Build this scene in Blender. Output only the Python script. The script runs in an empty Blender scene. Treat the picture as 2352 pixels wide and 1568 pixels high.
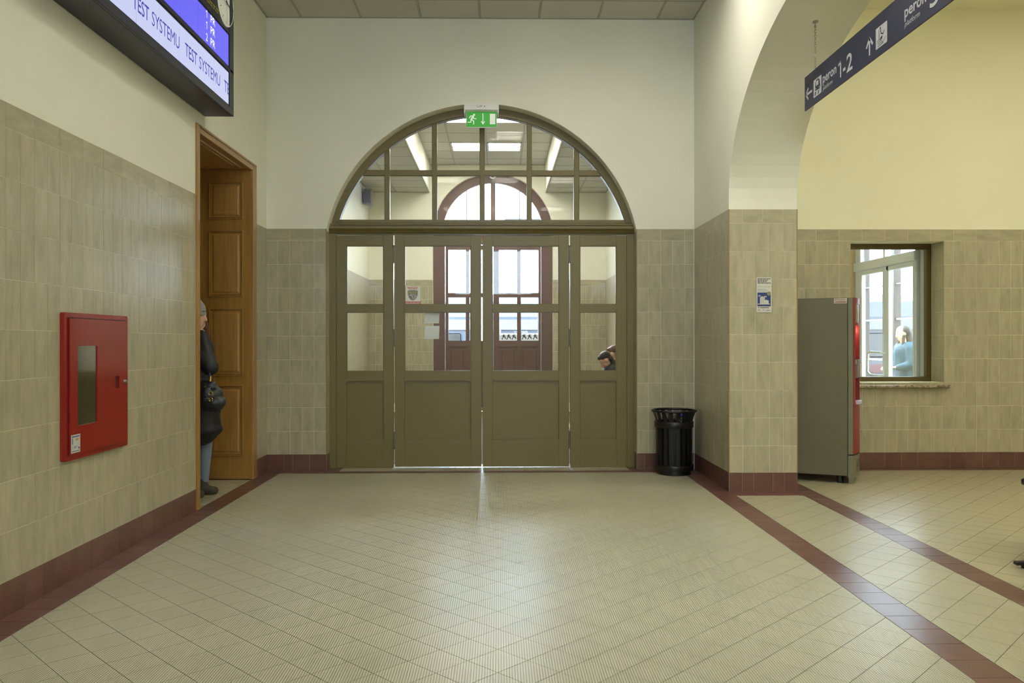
import bpy, bmesh, math, random
from math import sin, cos, pi, radians, sqrt
from mathutils import Vector, Matrix
random.seed(7)
S = bpy.context.scene
COL = S.collection

# ------------------------------------------------------------------ camera
TH, RO, HC = .0162, .0012, 1.38
cd = bpy.data.cameras.new('camera'); cam = bpy.data.objects.new('camera', cd); COL.objects.link(cam)
cd.sensor_width = 36; cd.lens = 36 * 1885 / 2352; cd.clip_end = 300; cd.clip_start = .05
Rh = Vector((cos(TH), -sin(TH), 0)); Uh = Vector((0, 0, 1)); Fw = Vector((sin(TH), cos(TH), 0))
Rv = Rh * cos(RO) - Uh * sin(RO); Uv = Rh * sin(RO) + Uh * cos(RO)
m = Matrix.Identity(4)
for i in range(3):
    m[i][0] = Rv[i]; m[i][1] = Uv[i]; m[i][2] = -Fw[i]
m[2][3] = HC
cam.matrix_world = m
S.camera = cam

# ------------------------------------------------------------------ light of the place
W = bpy.data.worlds.new('sky'); S.world = W; W.use_nodes = True
bg = W.node_tree.nodes['Background']; bg.inputs[0].default_value = (.68, .84, 1, 1); bg.inputs[1].default_value = 14.0
sl = bpy.data.lights.new('sun', 'SUN'); sl.energy = 4; sl.angle = radians(1.0); sl.color = (1, .95, .86)
so = bpy.data.objects.new('sun', sl); COL.objects.link(so)
so.rotation_euler = Vector((.36, -1, -.72)).to_track_quat('-Z', 'Y').to_euler()
def area(name, loc, d, sx, sy, e, c=(1, 1, 1), portal=False):
    l = bpy.data.lights.new(name, 'AREA'); l.shape = 'RECTANGLE'; l.size = sx; l.size_y = sy; l.energy = e; l.color = c
    o = bpy.data.objects.new(name, l); COL.objects.link(o); o.location = loc
    o.rotation_euler = Vector(d).to_track_quat('-Z', 'Y').to_euler()
    if portal: l.cycles.is_portal = True
    return o
area('door_portal', (-.11, 16.35, 2.4), (0, -1, 0), 2.3, 4.6, 1, portal=True)
area('added_window_portal', (-.15, -6.1, 3.4), (0, 1, 0), 2.4, 1.4, 1, portal=True)
area('window_portal', (4.84, 10.0, 1.7), (-1, 0, 0), 1.5, 3.2, 1, portal=True)
vs = S.view_settings
vs.view_transform = 'Standard'; vs.look = 'None'; vs.gamma = 1; vs.use_curve_mapping = False
vs.exposure = 1.0
HALL_LIGHT, SIDE_LIGHT, LOBBY_LIGHT = 13.5, 17.0, 18.0

# ------------------------------------------------------------------ materials
def lin(c):
    return tuple(((x / 255) / 12.92 if x / 255 <= .04045 else ((x / 255 + .055) / 1.055) ** 2.4) for x in c) + (1,)
MATS = {}
def mat(name, c, rough=.5, metal=0, spec=.5, emit=None, es=0, bump=None, var=None, coat=0):
    """c sRGB 0-255; bump=(scale,strength,dist); var=(scale xyz, amount)"""
    if name in MATS: return MATS[name]
    M = bpy.data.materials.new(name); M.use_nodes = True; N = M.node_tree.nodes; L = M.node_tree.links
    b = N['Principled BSDF']; b.inputs['Base Color'].default_value = lin(c); b.inputs['Roughness'].default_value = rough
    b.inputs['Metallic'].default_value = metal; b.inputs['Specular IOR Level'].default_value = spec
    if coat: b.inputs['Coat Weight'].default_value = coat; b.inputs['Coat Roughness'].default_value = .08
    if emit: b.inputs['Emission Color'].default_value = lin(emit); b.inputs['Emission Strength'].default_value = es
    if bump or var:
        g = N.new('ShaderNodeNewGeometry')
    if var:
        mp = N.new('ShaderNodeMapping'); L.new(g.outputs['Position'], mp.inputs[0]); mp.inputs['Scale'].default_value = var[0]
        n = N.new('ShaderNodeTexNoise'); L.new(mp.outputs[0], n.inputs[0]); n.inputs['Scale'].default_value = 1; n.inputs['Detail'].default_value = 4
        mr = N.new('ShaderNodeMapRange'); L.new(n.outputs[0], mr.inputs[0]); mr.inputs[1].default_value = .3; mr.inputs[2].default_value = .7
        mr.inputs[3].default_value = 1 - var[1]; mr.inputs[4].default_value = 1 + var[1]
        h = N.new('ShaderNodeHueSaturation'); h.inputs['Color'].default_value = lin(c); L.new(mr.outputs[0], h.inputs['Value'])
        L.new(h.outputs[0], b.inputs['Base Color'])
    if bump:
        n = N.new('ShaderNodeTexNoise'); L.new(g.outputs['Position'], n.inputs[0]); n.inputs['Scale'].default_value = bump[0]; n.inputs['Detail'].default_value = 5
        bp = N.new('ShaderNodeBump'); bp.inputs['Strength'].default_value = bump[1]; bp.inputs['Distance'].default_value = bump[2]
        L.new(n.outputs[0], bp.inputs['Height']); L.new(bp.outputs[0], b.inputs['Normal'])
    MATS[name] = M
    return M

def tile_mat(name, c1, c2, c3, rough, grain, rand=.10, spec=.5):
    """glazed stoneware: vertical cloudy grain, each tile its own tone"""
    M = bpy.data.materials.new(name); M.use_nodes = True; N = M.node_tree.nodes; L = M.node_tree.links
    b = N['Principled BSDF']; b.inputs['Roughness'].default_value = rough; b.inputs['Specular IOR Level'].default_value = spec
    g = N.new('ShaderNodeNewGeometry'); oi = N.new('ShaderNodeObjectInfo')
    mm = N.new('ShaderNodeMath'); mm.operation = 'MULTIPLY'; mm.inputs[1].default_value = 37; L.new(oi.outputs['Random'], mm.inputs[0])
    ad = N.new('ShaderNodeVectorMath'); ad.operation = 'ADD'; L.new(g.outputs['Position'], ad.inputs[0]); L.new(mm.outputs[0], ad.inputs[1])
    mp = N.new('ShaderNodeMapping'); mp.inputs['Scale'].default_value = grain; L.new(ad.outputs[0], mp.inputs[0])
    n = N.new('ShaderNodeTexNoise'); n.inputs['Scale'].default_value = 1; n.inputs['Detail'].default_value = 6; n.inputs['Roughness'].default_value = .62; L.new(mp.outputs[0], n.inputs[0])
    cr = N.new('ShaderNodeValToRGB'); e = cr.color_ramp.elements; e[0].position = .32; e[0].color = lin(c1); e[1].position = .68; e[1].color = lin(c3)
    x = e.new(.5); x.color = lin(c2); L.new(n.outputs[0], cr.inputs[0])
    n2 = N.new('ShaderNodeTexNoise'); n2.inputs['Scale'].default_value = 170; n2.inputs['Detail'].default_value = 2; L.new(g.outputs['Position'], n2.inputs[0])
    m1 = N.new('ShaderNodeMapRange'); L.new(oi.outputs['Random'], m1.inputs[0]); m1.inputs[3].default_value = 1 - rand; m1.inputs[4].default_value = 1 + rand * .6
    m2 = N.new('ShaderNodeMapRange'); L.new(n2.outputs[0], m2.inputs[0]); m2.inputs[1].default_value = .3; m2.inputs[2].default_value = .7; m2.inputs[3].default_value = .93; m2.inputs[4].default_value = 1.06
    mu = N.new('ShaderNodeMath'); mu.operation = 'MULTIPLY'; L.new(m1.outputs[0], mu.inputs[0]); L.new(m2.outputs[0], mu.inputs[1])
    h = N.new('ShaderNodeHueSaturation'); L.new(cr.outputs[0], h.inputs['Color']); L.new(mu.outputs[0], h.inputs['Value']); L.new(h.outputs[0], b.inputs['Base Color'])
    bp = N.new('ShaderNodeBump'); bp.inputs['Strength'].default_value = .25; bp.inputs['Distance'].default_value = .0006; L.new(n.outputs[0], bp.inputs['Height']); L.new(bp.outputs[0], b.inputs['Normal'])
    MATS[name] = M
    return M

def rib_mat(name, c, ribs=True):
    """floor tile; fine ribs run along Y as relief with the shade of the grooves put into the colour"""
    M = bpy.data.materials.new(name); M.use_nodes = True; N = M.node_tree.nodes; L = M.node_tree.links
    b = N['Principled BSDF']; b.inputs['Roughness'].default_value = .33; b.inputs['Specular IOR Level'].default_value = .8
    g = N.new('ShaderNodeNewGeometry'); oi = N.new('ShaderNodeObjectInfo')
    n = N.new('ShaderNodeTexNoise'); n.inputs['Scale'].default_value = 1.3; n.inputs['Detail'].default_value = 5; L.new(g.outputs['Position'], n.inputs[0])
    m1 = N.new('ShaderNodeMapRange'); L.new(n.outputs[0], m1.inputs[0]); m1.inputs[1].default_value = .3; m1.inputs[2].default_value = .7; m1.inputs[3].default_value = .93; m1.inputs[4].default_value = 1.04
    m2 = N.new('ShaderNodeMapRange'); L.new(oi.outputs['Random'], m2.inputs[0]); m2.inputs[3].default_value = .965; m2.inputs[4].default_value = 1.025
    mu = N.new('ShaderNodeMath'); mu.operation = 'MULTIPLY'; L.new(m1.outputs[0], mu.inputs[0]); L.new(m2.outputs[0], mu.inputs[1])
    last = mu.outputs[0]
    if ribs:
        sx = N.new('ShaderNodeSeparateXYZ'); L.new(g.outputs['Position'], sx.inputs[0])
        f = N.new('ShaderNodeMath'); f.operation = 'MULTIPLY'; f.inputs[1].default_value = 2 * pi / .01155; L.new(sx.outputs[0], f.inputs[0])
        s = N.new('ShaderNodeMath'); s.operation = 'SINE'; L.new(f.outputs[0], s.inputs[0])
        r = N.new('ShaderNodeMapRange'); r.interpolation_type = 'SMOOTHSTEP'; L.new(s.outputs[0], r.inputs[0]); r.inputs[1].default_value = -.75; r.inputs[2].default_value = .55
        d = N.new('ShaderNodeMapRange'); L.new(r.outputs[0], d.inputs[0]); d.inputs[3].default_value = .60; d.inputs[4].default_value = 1.08
        m3 = N.new('ShaderNodeMath'); m3.operation = 'MULTIPLY'; L.new(d.outputs[0], m3.inputs[0]); L.new(last, m3.inputs[1]); last = m3.outputs[0]
        bp = N.new('ShaderNodeBump'); bp.inputs['Strength'].default_value = .9; bp.inputs['Distance'].default_value = .0014; L.new(r.outputs[0], bp.inputs['Height']); L.new(bp.outputs[0], b.inputs['Normal'])
    h = N.new('ShaderNodeHueSaturation'); h.inputs['Color'].default_value = lin(c); L.new(last, h.inputs['Value']); L.new(h.outputs[0], b.inputs['Base Color'])
    MATS[name] = M
    return M

def glass_mat(name, tint=(1, 1, 1), k=1.0, rough=.02):
    M = bpy.data.materials.new(name); M.use_nodes = True; N = M.node_tree.nodes; L = M.node_tree.links
    N.clear(); o = N.new('ShaderNodeOutputMaterial'); t = N.new('ShaderNodeBsdfTransparent'); t.inputs[0].default_value = tint + (1,)
    gl = N.new('ShaderNodeBsdfGlossy'); gl.inputs['Roughness'].default_value = rough
    f = N.new('ShaderNodeFresnel'); f.inputs[0].default_value = 1.45; mu = N.new('ShaderNodeMath'); mu.operation = 'MULTIPLY'; mu.inputs[1].default_value = k
    L.new(f.outputs[0], mu.inputs[0]); mx = N.new('ShaderNodeMixShader'); L.new(mu.outputs[0], mx.inputs[0]); L.new(t.outputs[0], mx.inputs[1]); L.new(gl.outputs[0], mx.inputs[2]); L.new(mx.outputs[0], o.inputs[0])
    MATS[name] = M
    return M

PLASTER = mat('cream_plaster', (232, 231, 214), .75, bump=(60, .12, .002), var=((1.5, 1.5, 1.5), .02))
PLASTERY = mat('yellow_plaster', (240, 237, 206), .75, bump=(60, .12, .002), var=((1.5, 1.5, 1.5), .02))
CEILT = mat('mineral_board', (200, 198, 186), .9, bump=(220, .3, .001), var=((8, 8, 8), .02))
CEILG = mat('ceiling_rail', (164, 162, 150), .5)
WTILE = tile_mat('wall_stoneware', (160, 155, 128), (174, 167, 139), (186, 176, 146), .28, (16, 16, 4.0), .06)
WTILEH = tile_mat('wall_stoneware_lengthwise', (158, 153, 126), (172, 165, 136), (184, 174, 144), .28, (4, 4, 16), .06)
GROUT = mat('light_grout', (196, 186, 150), .9)
RED = tile_mat('red_brown_tile', (98, 67, 58), (106, 73, 63), (114, 80, 69), .3, (5, 5, 5), .10)
REDG = mat('red_joint', (176, 152, 132), .9)
FTILE = rib_mat('ribbed_floor_tile', (187, 183, 153))
FTILES = rib_mat('smooth_floor_tile', (172, 166, 134), False)
FGROUT = mat('dark_floor_joint', (104, 94, 70), .9)
OLIVE = mat('olive_paint', (116, 104, 60), .38, bump=(90, .05, .001))
WOOD = mat('varnished_wood', (160, 118, 58), .3, var=((30, 30, 2.0), .14), coat=.4)
WOODP = mat('varnished_wood_panel', (170, 126, 68), .3, var=((34, 34, 2.2), .16), coat=.4)
BROWN = mat('brown_paint', (106, 82, 75), .45)
STEEL = mat('steel', (170, 168, 160), .3, 1)
BLACK = mat('black_coating', (16, 17, 17), .35)
BLACKM = mat('black_matt', (22, 22, 24), .6)
WHITE = mat('white_plastic', (214, 214, 208), .4)
GLASS = glass_mat('clear_glass', (.97, .98, .975), .5)

# ------------------------------------------------------------------ mesh helpers
ORG = {}
def link(o, parent=None):
    COL.objects.link(o)
    if parent: o.parent = parent
    return o
def thing(name, label, cat, loc=(0, 0, 0), group=None, rz=0, local=False):
    o = bpy.data.objects.new(name, None); o.empty_display_size = .1; link(o); o.location = loc; o.rotation_euler = (0, 0, rz)
    o['label'] = label; o['category'] = cat
    if group: o['group'] = group
    ORG[o.name] = Vector((0, 0, 0)) if local else Vector(loc)
    return o
def tag(o, label, cat, group=None):
    o['label'] = label; o['category'] = cat
    if group: o['group'] = group
    return o
def structroot(name):
    o = bpy.data.objects.new(name, None); link(o); o['kind'] = 'structure'; ORG[o.name] = Vector((0, 0, 0)); return o

class MB:
    def __init__(s): s.v = []; s.f = []; s.mi = []; s.cur = 0
    def add(s, vs, fs):
        n = len(s.v); s.v += [tuple(v) for v in vs]; s.f += [tuple(i + n for i in f) for f in fs]; s.mi += [s.cur] * len(fs); return s
    def box(s, x0, y0, z0, x1, y1, z1):
        v = [(x0, y0, z0), (x1, y0, z0), (x1, y1, z0), (x0, y1, z0), (x0, y0, z1), (x1, y0, z1), (x1, y1, z1), (x0, y1, z1)]
        return s.add(v, [(0, 3, 2, 1), (4, 5, 6, 7), (0, 1, 5, 4), (1, 2, 6, 5), (2, 3, 7, 6), (3, 0, 4, 7)])
    def cbox(s, x0, y0, z0, x1, y1, z1, b=.004, seg=1):
        bm = bmesh.new(); bmesh.ops.create_cube(bm, size=1)
        for v in bm.verts: v.co = Vector(((x0 + x1) / 2 + v.co.x * (x1 - x0), (y0 + y1) / 2 + v.co.y * (y1 - y0), (z0 + z1) / 2 + v.co.z * (z1 - z0)))
        bmesh.ops.bevel(bm, geom=bm.edges[:], offset=b, segments=seg, affect='EDGES', profile=.5)
        return s.bm(bm)
    def bm(s, bm):
        bm.verts.index_update(); vs = [v.co.copy() for v in bm.verts]; fs = [[v.index for v in f.verts] for f in bm.faces]; bm.free(); return s.add(vs, fs)
    def prism(s, pts, a, b, ax='y'):
        """2D polygon pts (p,q) extruded from a to b along ax. ax y: (x,z); x: (y,z); z: (x,y)"""
        mk = {'y': lambda p, q, t: (p, t, q), 'x': lambda p, q, t: (t, p, q), 'z': lambda p, q, t: (p, q, t)}[ax]
        n = len(pts); v = [mk(p, q, a) for p, q in pts] + [mk(p, q, b) for p, q in pts]
        f = [tuple(range(n)), tuple(range(2 * n - 1, n - 1, -1))] + [(i, (i + 1) % n, n + (i + 1) % n, n + i) for i in range(n)]
        return s.add(v, f)
    def cyl(s, p0, p1, r0, r1=None, n=16, caps=True):
        r1 = r0 if r1 is None else r1
        p0 = Vector(p0); p1 = Vector(p1); d = (p1 - p0).normalized(); a = d.orthogonal().normalized(); b = d.cross(a)
        v = []
        for p, r in ((p0, r0), (p1, r1)):
            v += [p + a * r * cos(2 * pi * i / n) + b * r * sin(2 * pi * i / n) for i in range(n)]
        f = [(i, (i + 1) % n, n + (i + 1) % n, n + i) for i in range(n)]
        if caps: f += [tuple(range(n - 1, -1, -1)), tuple(range(n, 2 * n))]
        return s.add(v, f)
    def lathe(s, prof, c=(0, 0, 0), n=32, ax='z', close=False):
        c = Vector(c); v = []; f = []; m_ = len(prof)
        for i in range(n):
            a = 2 * pi * i / n
            for r, h in prof:
                p = Vector((r * cos(a), r * sin(a), h))
                if ax == 'y': p = Vector((p.x, p.z, p.y))
                if ax == 'x': p = Vector((p.z, p.x, p.y))
                v.append(c + p)
        for i in range(n):
            for j in range(m_ - (0 if close else 1)):
                k = (j + 1) % m_; i2 = (i + 1) % n
                f.append((i * m_ + j, i2 * m_ + j, i2 * m_ + k, i * m_ + k))
        return s.add(v, f)
    def tube(s, path, r, n=10, caps=True):
        P = [Vector(p) for p in path]; v = []; f = []; a = None
        for i, p in enumerate(P):
            d = (P[min(i + 1, len(P) - 1)] - P[max(i - 1, 0)]).normalized()
            if a is None: a = d.orthogonal().normalized()
            a = (a - d * a.dot(d)).normalized(); b = d.cross(a); rr = r[i] if isinstance(r, (list, tuple)) else r
            v += [p + a * rr * cos(2 * pi * k / n) + b * rr * sin(2 * pi * k / n) for k in range(n)]
        for i in range(len(P) - 1):
            f += [(i * n + k, i * n + (k + 1) % n, (i + 1) * n + (k + 1) % n, (i + 1) * n + k) for k in range(n)]
        if caps: f += [tuple(range(n - 1, -1, -1)), tuple(range((len(P) - 1) * n, len(P) * n))]
        return s.add(v, f)
    def build(s, name, mats, parent=None, smooth=False, fix=True):
        if not isinstance(mats, (list, tuple)): mats = [mats]
        o_ = ORG.get(parent.name, Vector((0, 0, 0))) if parent else Vector((0, 0, 0))
        me = bpy.data.meshes.new(name); me.from_pydata([Vector(v) - o_ for v in s.v], [], s.f)
        for m_ in mats: me.materials.append(m_)
        if len(mats) > 1: me.polygons.foreach_set('material_index', s.mi)
        if fix:
            b = bmesh.new(); b.from_mesh(me); bmesh.ops.recalc_face_normals(b, faces=b.faces); b.to_mesh(me); b.free()
        if smooth:
            me.polygons.foreach_set('use_smooth', [True] * len(me.polygons))
            try: me.set_sharp_from_angle(angle=radians(38))
            except Exception: pass
        me.update()
        o = bpy.data.objects.new(name, me); link(o, parent); ORG[o.name] = o_
        if any(w in name for w in ('print', 'lettering', 'pictogram', 'marks')): o['kind'] = 'stuff'
        return o
def struct(name, mb, mats, **k):
    o = mb.build(name, mats, None, **k); o['kind'] = 'structure'; ORG[o.name] = Vector((0, 0, 0)); return o
def box(name, m_, parent, *a): return MB().box(*a).build(name, m_, parent)
def cbox(name, m_, parent, *a, b=.004, seg=1): return MB().cbox(*a, b=b, seg=seg).build(name, m_, parent)

# flat graphics on a plane: origin, right, up; normal = right x up points at the viewer
class Plane:
    def __init__(s, o, r, u): s.o = Vector(o); s.r = Vector(r); s.u = Vector(u); s.n = s.r.cross(s.u).normalized()
    def at(s, p, q, h=0): return s.o + s.r * p + s.u * q + s.n * h
    def poly(s, mb, pts, h=.001, t=0):
        n = len(pts); v = [s.at(p, q, h) for p, q in pts]; f = [tuple(range(n))]
        if t:
            v += [s.at(p, q, h - t) for p, q in pts]; f += [(i, n + i, n + (i + 1) % n, (i + 1) % n) for i in range(n)]
        mb.add(v, f)
    def rect(s, mb, p0, q0, p1, q1, h=.001, t=0): s.poly(mb, [(p0, q0), (p1, q0), (p1, q1), (p0, q1)], h, t)
    def line(s, mb, pts, w, h=.001):
        for (a, b), (c, d) in zip(pts, pts[1:]):
            dx, dy = c - a, d - b; l = sqrt(dx * dx + dy * dy) or 1; nx, ny = -dy / l * w / 2, dx / l * w / 2; ex, ey = dx / l * w * .35, dy / l * w * .35
            s.poly(mb, [(a - ex - nx, b - ey - ny), (c + ex - nx, d + ey - ny), (c + ex + nx, d + ey + ny), (a - ex + nx, b - ey + ny)], h)
    def disc(s, mb, p, q, r, h=.001, n=20): s.poly(mb, [(p + r * cos(2 * pi * i / n), q + r * sin(2 * pi * i / n)) for i in range(n)], h)
def rrect(p0, q0, p1, q1, r, n=4, corners=(1, 1, 1, 1)):
    P = []
    for k, (cx, cy, a0) in enumerate(((p1 - r, q0 + r, -90), (p1 - r, q1 - r, 0), (p0 + r, q1 - r, 90), (p0 + r, q0 + r, 180))):
        if corners[k]: P += [(cx + r * cos(radians(a0 + 90 * i / n)), cy + r * sin(radians(a0 + 90 * i / n))) for i in range(n + 1)]
        else: P.append(((p1, q0), (p1, q1), (p0, q1), (p0, q0))[k])
    return P
def text2d(s, h, w=None, bold=0, shear=0, res=3):
    """triangulated text scaled to cap height h and width w; returns verts2d, faces"""
    c = bpy.data.curves.new('t', 'FONT'); c.body = s; c.size = 1; c.offset = bold; c.shear = shear; c.resolution_u = res; c.fill_mode = 'FRONT' if hasattr(c, 'fill_mode') else None
    o = bpy.data.objects.new('t', c); COL.objects.link(o); bpy.context.view_layer.update()
    me = o.evaluated_get(bpy.context.evaluated_depsgraph_get()).to_mesh()
    v = [(p.co.x, p.co.y) for p in me.vertices]; f = [tuple(p.vertices) for p in me.polygons]
    bpy.data.objects.remove(o); bpy.data.curves.remove(c)
    if not v: return [], []
    k = h / .70; x0 = min(p[0] for p in v); x1 = max(p[0] for p in v); kx = (w / (x1 - x0)) if w else k
    return [((p[0] - x0) * kx, p[1] * k) for p in v], f
def put_text(mb, pl, s, p, q, h, w=None, bold=.012, shear=0, mirror=False, hh=.0015, cut=None):
    v, f = text2d(s, h, w, bold, shear)
    if not v: return
    if mirror: W_ = max(a for a, b in v); v = [(W_ - a, b) for a, b in v]
    if cut: v = [(min(a + p, cut) - p, b) for a, b in v]
    mb.add([pl.at(p + a, q + b, hh) for a, b in v], f)

# organic bodies: overlapping solids fused into one skin
def ell(bm, c, r, rot=None, n=14):
    g = bmesh.ops.create_uvsphere(bm, u_segments=n, v_segments=n - 2, radius=1)
    M_ = Matrix.Translation(Vector(c)) @ (rot.to_matrix().to_4x4() if rot else Matrix.Identity(4)) @ Matrix.Diagonal(Vector((r[0], r[1], r[2], 1)))
    for v in g['verts']: v.co = M_ @ v.co
def cap(bm, p0, r0, p1, r1, n=12):
    p0 = Vector(p0); p1 = Vector(p1); k = max(2, int((p1 - p0).length / (min(r0, r1) * .55)) + 1)
    d = (p1 - p0)
    q = Vector((0, 0, 1)).rotation_difference(d.normalized()) if d.length > 1e-6 else None
    g = bmesh.ops.create_cone(bm, cap_ends=True, segments=n, radius1=r0, radius2=r1, depth=d.length)
    M_ = Matrix.Translation((p0 + p1) / 2) @ q.to_matrix().to_4x4()
    for v in g['verts']: v.co = M_ @ v.co
    ell(bm, p0, (r0,) * 3, n=n); ell(bm, p1, (r1,) * 3, n=n)
def fuse(name, fn, voxel, m_, parent, smooth_it=4, dec=None):
    bm = bmesh.new(); fn(bm); me = bpy.data.meshes.new(name); bm.to_mesh(me); bm.free()
    o = bpy.data.objects.new('tmp', me); COL.objects.link(o)
    r = o.modifiers.new('r', 'REMESH'); r.mode = 'VOXEL'; r.voxel_size = voxel
    s = o.modifiers.new('s', 'SMOOTH'); s.iterations = smooth_it; s.factor = .5
    if dec: d = o.modifiers.new('d', 'DECIMATE'); d.ratio = dec
    bpy.context.view_layer.update()
    n = bpy.data.meshes.new_from_object(o.evaluated_get(bpy.context.evaluated_depsgraph_get()))
    bpy.data.objects.remove(o); n.name = name; n.materials.clear(); n.materials.append(m_)
    n.polygons.foreach_set('use_smooth', [True] * len(n.polygons))
    org = ORG.get(parent.name, Vector((0, 0, 0))); n.transform(Matrix.Translation(-org))
    q = bpy.data.objects.new(name, n); link(q, parent); ORG[q.name] = org
    return q

# ------------------------------------------------------------------ walls, floor, ceiling
ZT = 2.59                                  # top of the stoneware
ROWS = [.176] + [2.463 - .2552 * k for k in range(8, -1, -1)]
YF, XL, XA0, XA1, YP = 8.82, -2.48, 2.11, 2.74, 7.49
ZC, ZC2 = 4.846, 4.972

def arc(cx, cz, R, x0, x1, n=28):
    a0 = math.acos(max(-1, min(1, (x0 - cx) / R))); a1 = math.acos(max(-1, min(1, (x1 - cx) / R)))
    return [(cx + R * cos(a0 + (a1 - a0) * i / n), cz + R * sin(a0 + (a1 - a0) * i / n)) for i in range(n + 1)]
def arch_wall(mb, ax, f, b, s0, s1, z1, op):
    """wall slab between planes f and b with an opening whose outline op runs from foot to foot"""
    P = (lambda s, z, t: (s, t, z)) if ax == 'y' else (lambda s, z, t: (t, s, z))
    def quad(a, b_, c, d): mb.add([a, b_, c, d], [(0, 1, 2, 3)])
    for t in (f, b):
        quad(P(s0, 0, t), P(op[0][0], 0, t), P(op[0][0], z1, t), P(s0, z1, t))
        quad(P(op[-1][0], 0, t), P(s1, 0, t), P(s1, z1, t), P(op[-1][0], z1, t))
        for (a, za), (c, zc) in zip(op, op[1:]):
            if abs(a - c) > 1e-5: quad(P(a, za, t), P(c, zc, t), P(c, z1, t), P(a, z1, t))
    for (a, za), (c, zc) in zip([(op[0][0], 0)] + op, op + [(op[-1][0], 0)]): quad(P(a, za, f), P(c, zc, f), P(c, zc, b), P(a, za, b))
    quad(P(s0, 0, f), P(s0, 0, b), P(s0, z1, b), P(s0, z1, f)); quad(P(s1, 0, f), P(s1, 0, b), P(s1, z1, b), P(s1, z1, f))
    quad(P(s0, z1, f), P(s1, z1, f), P(s1, z1, b), P(s0, z1, b))
    return mb

# far wall with the arched door opening
X0, X1, AC, AZ, AR = -1.845, 1.487, -.179, 2.235, 1.70
op = [(X0, 2.56)] + arc(AC, AZ, AR, X0 + .01, X1 - .01, 36) + [(X1, 2.56)]
wall_far = struct('wall_far', arch_wall(MB(), 'y', YF + .0005, 9.25, -3.2, 2.74, 5.1, op), PLASTER, fix=False)
mb = MB()
WX0, WX1, WZ0, WZ1 = 3.80, 4.83, .93, 2.463
mb.box(2.74, YF + .0005, 0, WX0, 9.25, 5.1).box(WX1, YF + .0005, 0, 8.2, 9.25, 5.1).box(WX0, YF + .0005, 0, WX1, 9.25, WZ0).box(WX0, YF + .0005, WZ1, WX1, 9.25, 5.1)
wall_far_side = struct('wall_far_side', mb, PLASTERY)
# arcade wall on the right of the hall
def earc(cy, cz, a, b, n=40): return [(cy + a * cos(pi * i / n), cz + b * sin(pi * i / n)) for i in range(n + 1)]
op = earc(5.33, 2.68, YP + .0005 - 5.33, 1.262)[::-1]
op = [(op[0][0], 2.6)] + op + [(op[-1][0], 2.6)]
mb = arch_wall(MB(), 'x', XA0 + .0005, XA1 - .0005, -6, YF, 5.1, op)
wall_right = struct('wall_right', mb, PLASTER, fix=False)
# left wall with the doorway
mb = MB(); D0, D1, DZ = 6.80, 8.31, 3.14
mb.box(-2.97, -6, 0, XL - .0005, D0, 5.1).box(-2.97, D1, 0, XL - .0005, YF + .0005, 5.1).box(-2.97, D0, DZ, XL - .0005, D1, 5.1)
wall_left = struct('wall_left', mb, PLASTER)
mb = MB(); mb.box(-3, -6.2, 0, -1.35, -6, 5.1).box(1.05, -6.2, 0, 8.2, -6, 5.1).box(-1.35, -6.2, 0, 1.05, -6, 2.7).box(-1.35, -6.2, 4.1, 1.05, -6, 5.1)
wall_back = struct('wall_back', mb, PLASTER)
w2 = structroot('added_window'); mb = MB()  # unseen window, added to send cool daylight onto the far wall
for a in ((-1.35, 2.7, 1.05, 2.77), (-1.35, 4.03, 1.05, 4.1), (-1.35, 2.77, -1.28, 4.03), (.98, 2.77, 1.05, 4.03), (-.66, 2.77, -.60, 4.03), (.30, 2.77, .36, 4.03)): mb.box(a[0], -6.12, a[1], a[2], -6.05, a[3])
mb.build('window_frame', OLIVE, w2); MB().box(-1.30, -6.09, 2.75, 1.0, -6.086, 4.05).build('pane', GLASS, w2)
wall_right_side = struct('wall_right_side', MB().box(8.0, -6, 0, 8.2, YF, 5.1), PLASTERY)
# lobby behind the door
LX0, LX1, LY, LZ, SZ = -2.53, 2.108, 16.1, 4.843, 4.303
wall_lobby_left = struct('wall_lobby_left', MB().box(-2.75, 9.25, 0, LX0 - .0005, LY, 5.1), PLASTER)
wall_lobby_right = struct('wall_lobby_right', MB().box(LX1 + .0005, 9.25, 0, 2.3, LY, 5.1), PLASTER)
fx = lambda x: x * 1.0105
fz = lambda z: HC + (z - HC) * 1.0105
FX0, FX1, FC = -1.29, 1.065, -.1125
op = [(FX0, 3.4)] + arc(FC, 3.50, 1.18, FX0 + .004, FX1 - .004, 30) + [(FX1, 3.4)]
wall_lobby_far = struct('wall_lobby_far', arch_wall(MB(), 'y', LY + .0005, 16.55, -3, 2.75, 5.1, op), PLASTER, fix=False)
# room beyond the left doorway
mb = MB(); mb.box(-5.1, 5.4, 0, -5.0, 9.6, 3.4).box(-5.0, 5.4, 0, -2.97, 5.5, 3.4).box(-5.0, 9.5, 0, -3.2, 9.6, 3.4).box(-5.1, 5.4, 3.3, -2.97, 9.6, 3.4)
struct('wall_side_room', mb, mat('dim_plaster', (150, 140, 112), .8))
# porch behind the window
mb = MB(); mb.box(2.3, 10.85, 0, 4.83, 11.0, 3.3)
struct('wall_porch', mb, mat('porch_plaster', (176, 150, 110), .8))
struct('ceiling_porch', MB().box(2.3, 9.25, 3.25, 5.0, 11.0, 3.4), MATS['porch_plaster'])

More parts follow.
